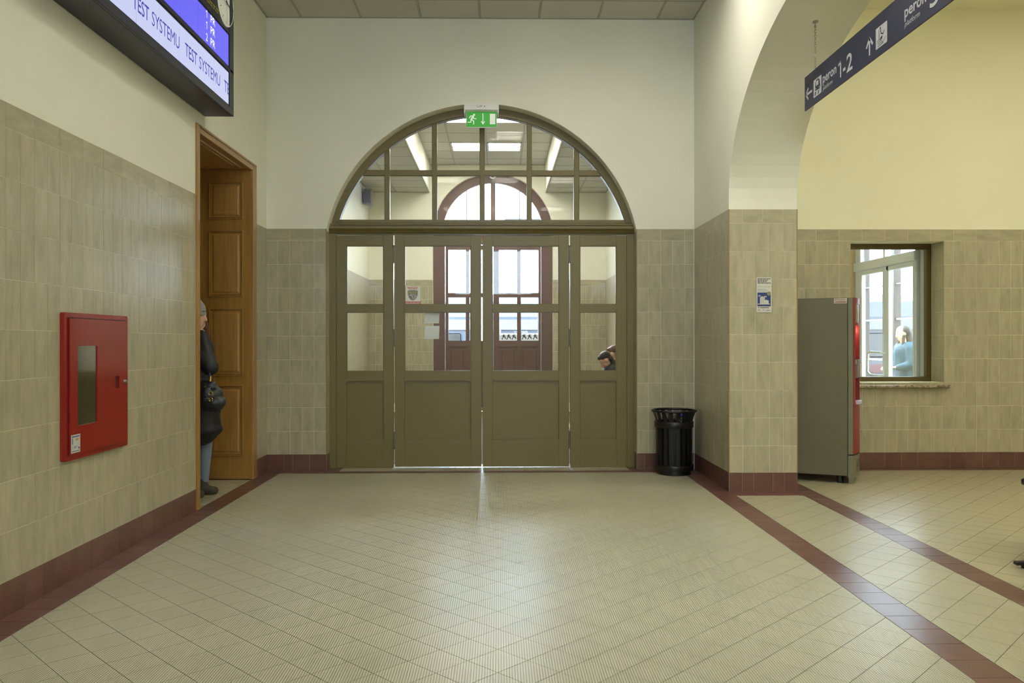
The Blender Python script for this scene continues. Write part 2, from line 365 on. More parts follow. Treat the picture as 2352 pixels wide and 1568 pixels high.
# stoneware tiles -----------------------------------------------------
TM = {}
def tile_mesh(ax, sgn, w, h, m_, j=None, t=None, c=.0008):
    j = (.0017 if ax == 'x' else .0028) if j is None else j
    t = (.006 if ax == 'z' else .0022 if ax == 'y' else .0014) if t is None else t
    if ax == 'x': c = .0004
    k = (ax, sgn, round(w, 4), round(h, 4), m_.name)
    if k in TM: return TM[k]
    a, b = w / 2 - j / 2, h / 2 - j / 2
    v = [(-a, -b, 0), (a, -b, 0), (a, b, 0), (-a, b, 0), (-a, -b, t - c), (a, -b, t - c), (a, b, t - c), (-a, b, t - c), (-a + c, -b + c, t), (a - c, -b + c, t), (a - c, b - c, t), (-a + c, b - c, t)]
    f = [(0, 1, 5, 4), (1, 2, 6, 5), (2, 3, 7, 6), (3, 0, 4, 7), (4, 5, 9, 8), (5, 6, 10, 9), (6, 7, 11, 10), (7, 4, 8, 11), (8, 9, 10, 11)]
    if ax == 'y': P = lambda p: (p[0], sgn * p[2], p[1])
    elif ax == 'x': P = lambda p: (sgn * p[2], p[0], p[1])
    else: P = lambda p: (p[0], p[1], sgn * p[2])
    me = bpy.data.meshes.new('tile'); me.from_pydata([P(q) for q in v], [], f); me.materials.append(m_)
    b = bmesh.new(); b.from_mesh(me); bmesh.ops.recalc_face_normals(b, faces=b.faces); b.to_mesh(me); b.free()
    # open-backed piece: make the face look outwards
    d = Vector((0, sgn, 0)) if ax == 'y' else Vector((sgn, 0, 0)) if ax == 'x' else Vector((0, 0, sgn))
    if me.polygons[8].normal.dot(d) < 0: me.flip_normals()
    TM[k] = me; return me
def put_tile(parent, ax, sgn, plane, s0, s1, z0, z1, m_, name='tile'):
    if s1 - s0 < .012 or z1 - z0 < .012: return
    o = bpy.data.objects.new(name, tile_mesh(ax, sgn, s1 - s0, z1 - z0, m_)); link(o, parent)
    jit = random.uniform(-.0006, .0006)
    o.location = {'y': ((s0 + s1) / 2, plane + jit, (z0 + z1) / 2), 'x': (plane + jit, (s0 + s1) / 2, (z0 + z1) / 2), 'z': ((s0 + s1) / 2, (z0 + z1) / 2, plane)}[ax]
    return o
def tile_field(name, parent, ax, sgn, plane, cols, rows, m_, holes=()):
    mb = MB()
    for a, b in zip(cols, cols[1:]):
        for c, d in zip(rows, rows[1:]):
            me = tile_mesh(ax, sgn, round(b - a, 4), round(d - c, 4), m_); ce = {'y': ((a + b) / 2, plane, (c + d) / 2), 'x': (plane, (a + b) / 2, (c + d) / 2)}[ax]
            mb.add([(v.co.x + ce[0], v.co.y + ce[1], v.co.z + ce[2]) for v in me.vertices], [tuple(p.vertices) for p in me.polygons])
    o = mb.build(name, m_, parent, fix=False); o['kind'] = 'stuff'; return o
def tiles(parent, ax, sgn, plane, cols, hole=None, zrows=ROWS, top=True):
    for a, b in zip(cols, cols[1:]):
        for c, d in zip(zrows, zrows[1:]):
            if hole:
                h0, h1, g0, g1 = hole
                if b > h0 + .01 and a < h1 - .01 and d > g0 + .01 and c < g1 - .01:
                    if a >= h0 - .01 and b <= h1 + .01:
                        if c < g0 - .01: put_tile(parent, ax, sgn, plane, a, b, c, g0, WTILE)
                        if d > g1 + .01: put_tile(parent, ax, sgn, plane, a, b, g1, d, WTILE)
                    elif a < h0: put_tile(parent, ax, sgn, plane, a, h0, c, d, WTILE)
                    else: put_tile(parent, ax, sgn, plane, h1, b, c, d, WTILE)
                    continue
            put_tile(parent, ax, sgn, plane, a, b, c, d, WTILE)
    if top:
        i = 0
        while i < len(cols) - 1:
            j = min(i + 2, len(cols) - 1); put_tile(parent, ax, sgn, plane, cols[i], cols[j], 2.463, ZT, WTILEH); i = j
def steps(a, b, p, start=None):
    s = a if start is None else start
    e = [a]; x = s
    while x < b - .012:
        if x > a + .012: e.append(x)
        x += p
    return e + [b]
# far wall, hall bay
tiles(wall_far, 'y', -1, YF + .0005, [-2.48, -2.363, -2.233, -2.105, -1.975, -1.845])
tiles(wall_far, 'y', -1, YF + .0005, [1.487, 1.613, 1.748, 1.875, 2.007, 2.104])
for sg, x in ((1, X0), (-1, X1)):                                  # jambs of the door opening
    for c, d in zip(ROWS + [ZT][:0], ROWS[1:]): put_tile(wall_far, 'x', sg, x, YF, 8.972, c, d, WTILE)
    put_tile(wall_far, 'x', sg, x, YF, 8.972, 2.463, 2.585, WTILE)
# far wall, side hall
cols = [XA1] + [4.934 + .125 * k for k in range(-17, 9)]
tiles(wall_far_side, 'y', -1, YF + .0005, cols, hole=(WX0, WX1, WZ0, WZ1))
for c, d in zip(ROWS, ROWS[1:]):
    if c > .9 or d > WZ0 + .02: [put_tile(wall_far_side, 'x', -1, WX1, a, b, max(c, WZ0), d, WTILE) for a, b in ((YF, 8.95), (8.95, 9.07))]
tile_field('tile_field', wall_far_side, 'y', -1, YF + .0005, [5.934 + .125 * k for k in range(17)], ROWS + [ZT], WTILE)
# left wall
tiles(wall_left, 'x', 1, XL - .0005, steps(3.66, 6.785, .1275))
tiles(wall_left, 'x', 1, XL - .0005, [8.40, 8.52, 8.65, 8.775, YF])
tile_field('tile_field', wall_left, 'x', 1, XL - .0005, [3.66 - .1275 * k for k in range(70, -1, -1)], ROWS + [ZT], WTILE)
# arcade pillar
tiles(wall_right, 'x', -1, XA0 + .0005, steps(YP, YF, .1275))
PC = [XA0, 2.238, 2.356, 2.483, 2.611, XA1]
for c, d in zip(ROWS, ROWS[1:]):
    for a, b in zip(PC, PC[1:]): put_tile(wall_right, 'y', -1, YP + .0005, a, b, c, d, WTILE)
for a, b in ((XA0, 2.236), (2.236, 2.424), (2.424, 2.611), (2.611, XA1)): put_tile(wall_right, 'y', -1, YP + .0005, a, b, 2.463, ZT, WTILEH)
tile_field('tile_field', wall_right, 'x', -1, XA0 + .0005, [3.15 - .1275 * k for k in range(66, -1, -1)], ROWS + [ZT], WTILE)
tile_field('side_tile_field', wall_right, 'x', 1, XA1 - .0005, steps(YP, YF, .1275), ROWS + [ZT], WTILE)
TRIMC = mat('tan_tile_edge', (150, 128, 84), .4)
for nm, a in (('trim_1', (XA0 - .003, YP - .003, .176, XA0 + .006, YP + .006, ZT)), ('trim_2', (X0 - .006, YF - .003, .176, X0 + .003, YF + .006, 2.59)), ('trim_3', (X1 - .003, YF - .003, .176, X1 + .006, YF + .006, 2.59)), ('trim_4', (XA1 - .006, YP - .003, .176, XA1 + .003, YP + .006, ZT))):
    struct(nm, MB().box(*a), TRIMC)
# lobby
tiles(wall_lobby_far, 'y', -1, LY + .0005, steps(LX0, FX0, .128)); tiles(wall_lobby_far, 'y', -1, LY + .0005, steps(FX1, LX1, .128))
tile_field('tile_field', wall_lobby_left, 'x', 1, LX0 - .0005, steps(9.25, LY, .1275), ROWS + [ZT], WTILE)
tile_field('tile_field', wall_lobby_right, 'x', -1, LX1 + .0005, steps(9.25, LY, .1275), ROWS + [ZT], WTILE)

# baseboards of red-brown tile
def base(name, ax, sgn, plane, edges):
    r = structroot(name)
    back = {'y': (edges[0], plane, 0, edges[-1], plane - sgn * .01, .176), 'x': (plane, edges[0], 0, plane - sgn * .01, edges[-1], .176)}[ax]
    MB().box(*back).build('joint', REDG, r)
    for a, b in zip(edges, edges[1:]): put_tile(r, ax, sgn, plane, a, b, 0, .176, RED)
    return r
base('baseboard_far_left', 'y', -1, YF - .001, [-2.48, -2.3, -2.206, -2.026, -1.845])
base('baseboard_far_right', 'y', -1, YF - .001, [1.487, 1.567, 1.74, 1.92, 2.104])
base('baseboard_far_side', 'y', -1, YF - .001, [XA1] + [4.006 - .177 * k for k in range(6, 0, -1)] + [4.006 + .177 * k for k in range(23)])
base('baseboard_left', 'x', 1, XL + .001, steps(2.9, 6.785, .178)); base('baseboard_left_corner', 'x', 1, XL + .001, [8.40, 8.50, 8.63, YF])
base('baseboard_pillar_side', 'x', -1, XA0 - .001, steps(YP, YF, .178)); base('baseboard_pillar', 'y', -1, YP - .001, [XA0, 2.23, 2.336, 2.515, 2.62, XA1])
base('baseboard_jamb_left', 'x', 1, X0 + .001, [YF, 8.972]); base('baseboard_jamb_right', 'x', -1, X1 - .001, [YF, 8.972])

# floor ---------------------------------------------------------------
floor = struct('floor', MB().box(-5, -6, -.1, 8.2, 17, -.0035), FGROUT)
def clip(poly, x0, y0, x1, y1):
    for ax, lim, keep in ((0, x0, 1), (0, x1, -1), (1, y0, 1), (1, y1, -1)):
        out = []
        for i in range(len(poly)):
            a, b = poly[i], poly[(i + 1) % len(poly)]; da, db = (a[ax] - lim) * keep, (b[ax] - lim) * keep
            if da >= 0: out.append(a)
            if (da >= 0) != (db >= 0): t = da / (da - db); out.append((a[0] + (b[0] - a[0]) * t, a[1] + (b[1] - a[1]) * t))
        poly = out
        if not poly: return []
    return poly
DG, VX, VY = .2585, -.006, 3.94
JF = .0032
def inframe(x, y):
    if y < 2.6: return False
    zc = y * cos(TH) + x * sin(TH); u = 1176 + 1885 * (x * cos(TH) - y * sin(TH)) / zc; v = 784 + 1885 * HC / zc
    return -60 < u < 2412 and v < 1620
FT = []
def floor_region(x0, y0, x1, y1, m_):
    i0, i1 = int((x0 - VX) / (DG / 2)) - 2, int((x1 - VX) / (DG / 2)) + 2; j0, j1 = int((y0 - VY) / (DG / 2)) - 2, int((y1 - VY) / (DG / 2)) + 2
    h = DG / 2 - JF * .7071
    for i in range(i0, i1):
        for j in range(j0, j1):
            if (i + j) % 2 == 0: continue
            cx, cy = VX + i * DG / 2, VY + j * DG / 2
            d = [(cx + h, cy), (cx, cy + h), (cx - h, cy), (cx, cy - h)]
            p = clip(d, x0 + JF / 2, y0 + JF / 2, x1 - JF / 2, y1 - JF / 2)
            if len(p) < 3: continue
            A = abs(sum(p[k][0] * p[(k + 1) % len(p)][1] - p[(k + 1) % len(p)][0] * p[k][1] for k in range(len(p)))) / 2
            if A < 3e-5: continue
            FT.append((cx, cy, p, m_, A, A > 2 * h * h - 1e-6))
floor_region(-2.298, -2, 1.932, 8.635, FTILE)
floor_region(-1.70, 8.765, 1.40, 9.25, FTILE)
floor_region(-3.4, 6.82, -2.482, 8.25, FTILES)
floor_region(2.122, -2, 2.726, 7.30, FTILE)
floor_region(2.903, -1, 7.9, 8.69, FTILES)
FT.sort(key=lambda t: -(t[4] / (t[1] ** 3) if inframe(t[0], t[1]) else 0))
full = {}; rest = {}
for k, (cx, cy, p, m_, A, isf) in enumerate(FT):
    if k < 300:
        q = [(a - cx, b - cy) for a, b in p]; n = len(q)
        key = m_.name if isf else None
        if key and key in full: me = full[key]
        else:
            me = bpy.data.meshes.new('tile'); me.from_pydata([(a, b, 0) for a, b in q] + [(a, b, -.006) for a, b in q], [], [tuple(range(n))] + [(i, n + i, n + (i + 1) % n, (i + 1) % n) for i in range(n)])
            me.materials.append(m_)
            if key: full[key] = me
        o = bpy.data.objects.new('tile', me); o.location = (cx, cy, random.uniform(-.0002, .0002)); link(o, floor)
    else:
        mb = rest.setdefault(m_.name, MB()); n = len(p)
        mb.add([(a, b, 0) for a, b in p] + [(a, b, -.006) for a, b in p], [tuple(range(n))] + [(i, n + i, n + (i + 1) % n, (i + 1) % n) for i in range(n)])
for k, mb in rest.items():
    o = mb.build('tile_field' if 'ribbed' in k else 'smooth_tile_field', MATS[k], floor, fix=False); o['kind'] = 'stuff'
def strip(x0, y0, x1, y1, along):
    if along == 'y': E = steps(y0, y1, .19); [put_tile(floor, 'z', 1, -.006, x0, x1, a, b, RED, 'border_tile') for a, b in zip(E, E[1:])]
    else: E = steps(x0, x1, .19); [put_tile(floor, 'z', 1, -.006, a, b, y0, y1, RED, 'border_tile') for a, b in zip(E, E[1:])]
strip(XL, 2.0, -2.298, 8.635, 'y'); strip(1.932, 2.0, 2.122, 8.635, 'y'); strip(2.726, 2.0, 2.903, 8.82, 'y')
strip(XL, 8.635, XA0, 8.765, 'x'); strip(XL, 8.765, -1.70, 8.82, 'x'); strip(1.40, 8.765, XA0, 8.82, 'x'); strip(-1.845, 8.82, -1.70, 8.96, 'x'); strip(1.40, 8.82, 1.487, 8.96, 'x')
strip(2.122, 7.30, 2.726, 7.49, 'x'); strip(2.903, 8.69, 6.8, 8.82, 'x'); strip(-3.4, 8.25, -2.5, 8.27, 'x')

# suspended ceilings -----------------------------------------------------
def ceiling(name, x0, x1, y0, y1, z, xs, ys, vis, skip=()):
    """board grid on rails; xs, ys rail lines; boards nearer than vis go into one field"""
    c = struct(name, MB().box(x0, y0, z + .15, x1, y1, z + .22), CEILG)
    g = MB()
    for x in xs: g.box(x - .012, y0, z - .001, x + .012, y1, z + .02)
    for y in ys: g.box(x0, y - .012, z - .0005, x1, y + .012, z + .02)
    for a in ((x0, y0, x1, y0 + .02), (x0, y1 - .02, x1, y1), (x0, y0, x0 + .02, y1), (x1 - .02, y0, x1, y1)): g.box(a[0], a[1], z - .002, a[2], a[3], z + .02)
    g.build('ceiling_grid', CEILG, c)
    XE = [x0] + xs + [x1]; YE = [y0] + ys + [y1]; st = MB()
    for a, b in zip(XE, XE[1:]):
        for p, q in zip(YE, YE[1:]):
            if (b - a) < .03 or (q - p) < .03 or any(abs((a + b) / 2 - sx) < .2 and abs((p + q) / 2 - sy) < .2 for sx, sy in skip): continue
            B = (a + .013, p + .013, z + .002, b - .013, q - .013, z + .014)
            if q > vis: MB().box(*B).build('ceiling_board', CEILT, c)
            else: st.box(*B)
    if st.v: o = st.build('board_field', CEILT, c); o['kind'] = 'stuff'
    return c
G = .636
hx = [-.197 + G * k for k in range(-3, 4)]; hy = [8.34 - G * k for k in range(22, -1, -1)]
hall_spots = [(x, 8.34 - G * (k + .5)) for k in (2, 6, 12, 18) for x in (-.197 + G * .5 - G * 2, -.197 + G * .5, -.197 + G * 2.5)]  # hall lights out of view, added to light the room
hall_spots = [q for i, q in enumerate(hall_spots) if i not in (0, 3)]
ceiling('ceiling', XL, XA0, -6, YF, ZC, hx, hy, 7.0, hall_spots)
struct('ceiling_side', MB().box(XA1, -6, ZC2, 8.2, YF, ZC2 + .1), PLASTERY)
G2 = .64
ly = [16.1 - .41 - G2 * k for k in range(10, -1, -1)]
lobby_spots = [(x, y) for y in (14.6, 12.68, 10.77) for x in (-.535, .105)]
ly2 = [14.93 + G2 * k for k in (1, 0, -1, -2, -3, -4, -5, -6, -7, -8)][::-1]
ceiling('ceiling_lobby', -1.356, .931, 9.25, LY, LZ, [-.855, -.215, .425], ly2, 9.0, [(x, 14.93 - G2 * (.5 + 3 * k)) for k in range(3) for x in (-.535, .105)])
for nm, a, b, xs in (('ceiling_lobby_left', LX0, -1.356, [-2.0]), ('ceiling_lobby_right', .931, LX1, [1.572])):
    ceiling(nm, a, b, 9.25, LY, SZ, xs, ly2, 9.0)
sd = MB(); sd.box(-1.357, 9.25, SZ - .003, -1.340, LY, LZ + .03); struct('trim_4a', sd, PLASTER).name = 'trim_5'
sd = MB(); sd.box(.915, 9.25, SZ - .003, .932, LY, LZ + .03); struct('trim_6', sd, PLASTER)
LAMPS = {}
def lamp_mat(s):
    k = 'lamp_%g' % s
    return MATS.get(k) or mat(k, (255, 255, 250), .5, emit=(255, 250, 238), es=s)
def ceil_light(x, y, z, s, label, group, g=G):
    t = thing('ceiling_light', label, 'ceiling light', (x, y, z), group); w = g / 2 - .014
    dz = .05 if z == ZC else .004; f = MB()
    for a in ((-w, -w, w, -w + .03), (-w, w - .03, w, w), (-w, -w, -w + .03, w), (w - .03, -w, w, w), (-w, -.022, w, .022)): f.box(x + a[0], y + a[1], z - .006, x + a[2], y + a[3], z + .13)
    f.box(x - w, y - w, z + .13, x + w, y + w, z + .136); f.build('housing', mat('white_lacquer', (225, 225, 220), .35), t)
    for q in (-1, 1):
        MB().box(x - w + .03, y + q * (w / 2 + .004) - (w / 2 - .026), z + dz, x + w - .03, y + q * (w / 2 + .004) + (w / 2 - .026), z + dz + .006).build('diffuser', lamp_mat(s), t)
for i, (x, y) in enumerate(hall_spots): ceil_light(x, y, ZC, HALL_LIGHT, '%s ceiling light of the %s row counted from the glazed door, added out of view above the hall' % ({-1: 'left', 0: 'middle', 1: 'right'}[-1 if x < -.5 else 0 if x < .5 else 1], 'first' if y > 6 else 'second' if y > 3 else 'third' if y > -1 else 'fourth'), 'added hall ceiling lights')
for k in range(3):
    for x, w in ((-.535, 'left'), (.105, 'right')):
        ceil_light(x, 14.93 - G2 * (.5 + 3 * k), LZ, LOBBY_LIGHT, '%s square ceiling light of the %s pair beyond the glazed arch' % (w, ('farthest', 'middle', 'nearest')[k]), 'lobby ceiling lights', G2)
for y in (-3, 0, 3, 6):
    for x in (4.4, 6.4):
        t = thing('surface_light', '%s long ceiling lamp of the %s pair, above the yellow side hall' % ('left' if x < 5 else 'right', {6: 'first', 3: 'second', 0: 'third', -3: 'fourth'}[y]), 'ceiling light', (x, y, ZC2), 'side hall ceiling lights')
        MB().box(x - .16, y - .62, ZC2 - .05, x + .16, y + .62, ZC2).build('housing', MATS['white_lacquer'], t)
        MB().box(x - .14, y - .6, ZC2 - .054, x + .14, y + .6, ZC2 - .05).build('diffuser', lamp_mat(SIDE_LIGHT), t)

# ------------------------------------------------------------------ door_1: glazed olive door under a fanlight
door1 = structroot('door_1')
FY0, FY1 = 8.975, 9.05            # frame depth
LYA, LYB, GY = 8.985, 9.038, 9.012  # leaf front, back, glass
DC, GC, GR = -.179, 2.212, 1.632
def band(mb, cx, cz, ri, ro, zmin, y0, y1, n=40):
    ao = math.asin((zmin - cz) / ro); ai = math.asin((zmin - cz) / ri)
    I = [(cx + ri * cos(ai + (pi - 2 * ai) * i / n), cz + ri * sin(ai + (pi - 2 * ai) * i / n)) for i in range(n + 1)]
    O = [(cx + ro * cos(ao + (pi - 2 * ao) * i / n), cz + ro * sin(ao + (pi - 2 * ao) * i / n)) for i in range(n + 1)]
    for i in range(n): mb.prism([O[i], O[i + 1], I[i + 1], I[i]], y0, y1)
    return mb
mb = MB(); band(mb, DC, GC, GR, 1.735, 2.69, FY0, FY1); band(mb, DC, GC, GR + .006, GR + .030, 2.69, FY0 - .012, FY0 + .001)
mb.build('arch_frame', OLIVE, door1, smooth=True)
az = lambda x: GC + sqrt(GR ** 2 - (x - DC) ** 2)
xs = [(-1.247, -1.189), (-.728, -.671), (-.208, -.151), (.308, .365), (.825, .885)]
for a, b in xs:
    zt = min(az(a), az(b)) + .05
    mb = MB(); mb.cbox(a, FY0 + .012, 2.70, b, FY1 - .01, zt, b=.006); mb.build('glazing_bar', OLIVE, door1)
hw = sqrt(GR ** 2 - (3.22 - GC) ** 2)
MB().cbox(DC - hw - .03, FY0 + .014, 3.193, DC + hw + .03, FY1 - .012, 3.256, b=.006).build('glazing_bar', OLIVE, door1)
edges = [DC - 1.57] + [x for p in xs for x in p] + [DC + 1.57]
for k in range(0, len(edges), 2):                                   # fanlight panes
    a, b = edges[k] - .012, edges[k + 1] + .012
    for z0, z1 in ((2.70, 3.205), (3.245, 4.0)):
        P = []; n = 10
        lo, hi = max(a, DC - sqrt(GR ** 2 - (z0 - GC) ** 2) - .02), min(b, DC + sqrt(GR ** 2 - (z0 - GC) ** 2) + .02)
        if hi - lo < .03: continue
        top = [(lo + (hi - lo) * i / n) for i in range(n + 1)]
        tz = [min(z1, GC + sqrt(max(0, (GR + .02) ** 2 - (x - DC) ** 2))) for x in top]
        P = [(lo, z0), (hi, z0)] + [(x, z) for x, z in reversed(list(zip(top, tz))) if z > z0 + .002]
        MB().prism(P, GY, GY + .004).build('pane', GLASS, door1)
# cornice between fanlight and leaves
mb = MB(); mb.box(X0 + .002, FY0 + .003, 2.549, X1 - .002, FY1 - .003, 2.711)
prof = [(FY0 + .004, 2.560), (FY0 - .018, 2.566), (FY0 - .03, 2.582), (FY0 - .05, 2.598), (FY0 - .062, 2.606), (FY0 - .062, 2.630), (FY0 - .046, 2.636), (FY0 - .046, 2.642), (FY0 - .056, 2.648), (FY0 - .056, 2.658), (FY0 - .02, 2.668), (FY0 + .004, 2.676)]
mb.prism(prof, X0 + .004, X1 - .004, 'x'); mb.build('cornice', OLIVE, door1)
mb = MB(); mb.box(X0 + .002, FY0, 0, -1.773, FY1, 2.56).box(1.407, FY0, 0, X1 - .002, FY1, 2.56); mb.build('jamb_frame', OLIVE, door1)
def olive_leaf(x0, x1, gx0, gx1, zb, kind, hinge=None):
    zt = 2.540
    def rail(m_, a, b, c, d): m_.cbox(a, LYA, b, c, LYB, d, b=.003)
    mb = MB()
    rail(mb, x0, zb, gx0, zt); rail(mb, gx1, zb, x1, zt)
    for a, b in ((2.427, zt), (1.702, 1.784), (.951, 1.055), (zb, .308)): mb.box(gx0 - .001, LYA + .0005, a, gx1 + .001, LYB - .0005, b)
    r = .035
    for cx, s in ((gx0, 1), (gx1, -1)):                                   # rounded top corners of the lower panel
        for cz, t in ((.951, -1), (.308, 1)):
            rr = r if t < 0 else .008
            pts = [(cx, cz)] + [(cx + s * rr - s * rr * cos(radians(a)), cz + t * rr - t * rr * sin(radians(a))) for a in range(0, 91, 15)]
            mb.prism(pts, LYA + .0005, LYA + .03)
    o = mb.build(kind, OLIVE, door1)
    pz = MB(); pz.box(gx0 - .004, LYA + .024, .304, gx1 + .004, LYB - .012, .955)
    pz.build('panel', OLIVE, o)
    bead = MB()
    for z0, z1 in ((1.784, 2.427), (1.055, 1.702)):
        w = .008
        for a in ((gx0, z0, gx1, z0 + w), (gx0, z1 - w, gx1, z1), (gx0, z0, gx0 + w, z1), (gx1 - w, z0, gx1, z1)): bead.box(a[0] + .0005, LYA + .006, a[1] + .0005, a[2] - .0005, LYA + .022, a[3] - .0005)
        MB().box(gx0 - .002, GY, z0 - .002, gx1 + .002, GY + .004, z1 + .002).build('pane', GLASS, o)
    bead.build('glazing_bead', OLIVE, o)
    return o
sl_ = olive_leaf(-1.773, -1.151, -1.66, -1.257, 0.0, 'side_panel'); sr_ = olive_leaf(.783, 1.407, .891, 1.291, 0.0, 'side_panel')
dl = olive_leaf(-1.135, -.191, -1.029, -.304, .013, 'door_leaf'); dr = olive_leaf(-.177, .770, -.067, .659, .011, 'door_leaf')
for par, x in ((dl, -1.143), (dr, .7765)):
    for zc_ in (2.335, 1.42, .305):
        mb = MB(); mb.cyl((x, LYA - .012, zc_ - .087), (x, LYA - .012, zc_ + .087), .0105, n=14)
        for k in (-.093, -.045, .045, .093): mb.lathe([(0, -.005), (.0135, -.004), (.0135, .004), (0, .005)], (x, LYA - .012, zc_ + k), n=14)
        mb.box(x - .017, LYA - .004, zc_ - .085, x + .017, LYA + .001, zc_ + .085)
        mb.build('hinge', mat('hinge_steel', (128, 122, 100), .35, .8), par, smooth=True)
# small brass latch pin in the slit between the leaves
MB().cyl((-.184, 8.995, .63), (-.184, 8.995, .655), .007, n=10).build('latch_pin', mat('brass', (190, 150, 80), .3, .9), dr, smooth=True)

# ------------------------------------------------------------------ door_2: wood-lined doorway in the left wall
door2 = structroot('door_2')
mb = MB()
mb.cbox(XL - .02, D0 - .045, 0, XL + .018, D0 + .015, 3.175, b=.004).build('casing', WOOD, door2)
MB().cbox(XL - .02, 8.275, 0, XL + .018, 8.40, 3.175, b=.004).build('casing', WOOD, door2)
MB().cbox(XL - .02, D0 + .0155, 3.10, XL + .018, 8.2745, 3.175, b=.004).build('casing', WOOD, door2)
MB().cbox(XL + .0185, D0 + .016, 3.150, XL + .026, 8.38, 3.170, b=.003).build('moulding', WOOD, door2)
box('lining_near', WOOD, door2, -2.98, D0, 0, XL - .021, D0 + .02, DZ)
# far reveal: four-panelled leaf folded against the wall
leaf = box('door_leaf', WOOD, door2, -2.985, 8.272, .006, XL - .002, 8.30, 3.105)
def raised_panel(parent, pl, p0, q0, p1, q1, w=.012, inner=.042):
    mb = MB()
    for k, (d, h, t) in enumerate(((0, .013, .016), (.018, .007, .01))):
        P = [(p0 + d, q0 + d), (p1 - d, q0 + d), (p1 - d, q1 - d), (p0 + d, q1 - d)]
        for i in range(4):
            a, b = P[i], P[(i + 1) % 4]; dx, dy = b[0] - a[0], b[1] - a[1]; l = sqrt(dx * dx + dy * dy); nx, ny = -dy / l, dx / l
            q = [(0, 0), (.3 * t, h), (.7 * t, h), (t, 0)]
            for (u0, h0), (u1, h1) in zip(q, q[1:]):
                mb.add([pl.at(a[0] + nx * u0 + dx / l * u0, a[1] + ny * u0 + dy / l * u0, h0), pl.at(b[0] + nx * u0 - dx / l * u0, b[1] + ny * u0 - dy / l * u0, h0), pl.at(b[0] + nx * u1 - dx / l * u1, b[1] + ny * u1 - dy / l * u1, h1), pl.at(a[0] + nx * u1 + dx / l * u1, a[1] + ny * u1 + dy / l * u1, h1)], [(0, 1, 2, 3)])
    mb.build('panel_moulding', WOOD, parent)
    mb = MB(); i0 = inner
    A = [(p0 + .028, q0 + .028), (p1 - .028, q0 + .028), (p1 - .028, q1 - .028), (p0 + .028, q1 - .028)]; B = [(p0 + i0 + .012, q0 + i0 + .012), (p1 - i0 - .012, q0 + i0 + .012), (p1 - i0 - .012, q1 - i0 - .012), (p0 + i0 + .012, q1 - i0 - .012)]
    C = [(p0 + i0, q0 + i0), (p1 - i0, q0 + i0), (p1 - i0, q1 - i0), (p0 + i0, q1 - i0)]
    v = [pl.at(a, b, .0008) for a, b in A] + [pl.at(a, b, .002) for a, b in C] + [pl.at(a, b, .010) for a, b in B]
    f = [(i, (i + 1) % 4, 4 + (i + 1) % 4, 4 + i) for i in range(4)] + [(4 + i, 4 + (i + 1) % 4, 8 + (i + 1) % 4, 8 + i) for i in range(4)] + [(8, 9, 10, 11)]
    mb.add(v, f); mb.build('panel', WOODP, parent)
pl = Plane((0, 8.272, 0), (1, 0, 0), (0, 0, 1))
for z0, z1 in ((2.605, 2.985), (1.83, 2.495), (1.035, 1.715), (.235, .945)): raised_panel(leaf, pl, -2.905, z0, -2.56, z1)
sof = box('soffit_lining', WOOD, door2, -2.985, D0 + .02, 3.106, XL - .021, 8.27, 3.125)
raised_panel(sof, Plane((0, 0, 3.106), (1, 0, 0), (0, -1, 0)), -2.93, -8.15, -2.54, -6.98)

# ------------------------------------------------------------------ door_3: brown street door at the end of the lobby
door3 = structroot('door_3'); BY0, BY1, BG = 16.22, 16.30, 16.27
mb = MB(); band(mb, FC, 3.52, .99, 1.2, 3.6, BY0, BY1, 32); mb.build('arch_frame', BROWN, door3, smooth=True)
A3 = lambda x: 3.52 + sqrt(.99 ** 2 - (x - FC) ** 2)
MB().cbox(fx(-.156), BY0, 3.6, fx(-.059), BY1, A3(-.1) + .05, b=.006).build('mullion', BROWN, door3)
for x in (-.634, .417): MB().box(x - .008, BY0 + .02, 3.6, x + .008, BY1 - .02, A3(x) + .03).build('glazing_bar', BROWN, door3)
n = 20; P = [(FC - .985, 3.60), (FC + .985, 3.60)] + [(FC + 1.0 * cos(pi * i / n), 3.52 + 1.0 * sin(pi * i / n)) for i in range(n + 1) if 3.52 + sin(pi * i / n) > 3.61]
MB().prism(P, BG, BG + .004).build('pane', GLASS, door3)
MB().cbox(FX0 + .002, BY0 - .02, 3.30, FX1 - .002, BY1, 3.60, b=.01).build('transom', BROWN, door3)
mb = MB(); mb.box(FX0 + .002, BY0, 0, -1.06, BY1, 3.30).box(.84, BY0, 0, FX1 - .002, BY1, 3.30); mb.build('jamb_frame', BROWN, door3)
for cols_, ends in ((((-.993, -.650), (-.577, -.238)), (-1.05, -.122)), (((.010, .363), (.440, .790)), (-.104, .832))):
    x0, x1 = ends; zt = 3.28; mb = MB()
    xsb = [x0, cols_[0][0], cols_[0][1], cols_[1][0], cols_[1][1], x1]
    for a, b in ((0, 1), (2, 3), (4, 5)): mb.box(xsb[a], BY0 + .01, .012, xsb[b], BY1 - .01, zt)
    zr = [(.012, .30), (fz(1.28), fz(1.397)), (fz(2.243), fz(2.331)), (fz(3.173), zt)]
    for a, b in ((1, 2), (3, 4)):
        for z0, z1 in zr: mb.box(xsb[a] - .001, BY0 + .0105, z0, xsb[b] + .001, BY1 - .0105, z1)
    o = mb.build('door_leaf', BROWN, door3)
    for a, b in cols_:
        MB().box(a - .002, BY0 + .03, .296, b + .002, BY1 - .03, fz(1.285)).cbox(a + .05, BY0 + .018, .35, b - .05, BY0 + .031, fz(1.285) - .06, b=.008).build('panel', BROWN, o)
        for z0, z1 in ((fz(1.397), fz(2.243)), (fz(2.331), fz(3.173))): MB().box(a - .002, BG, z0 - .002, b + .002, BG + .004, z1 + .002).build('pane', GLASS, o)

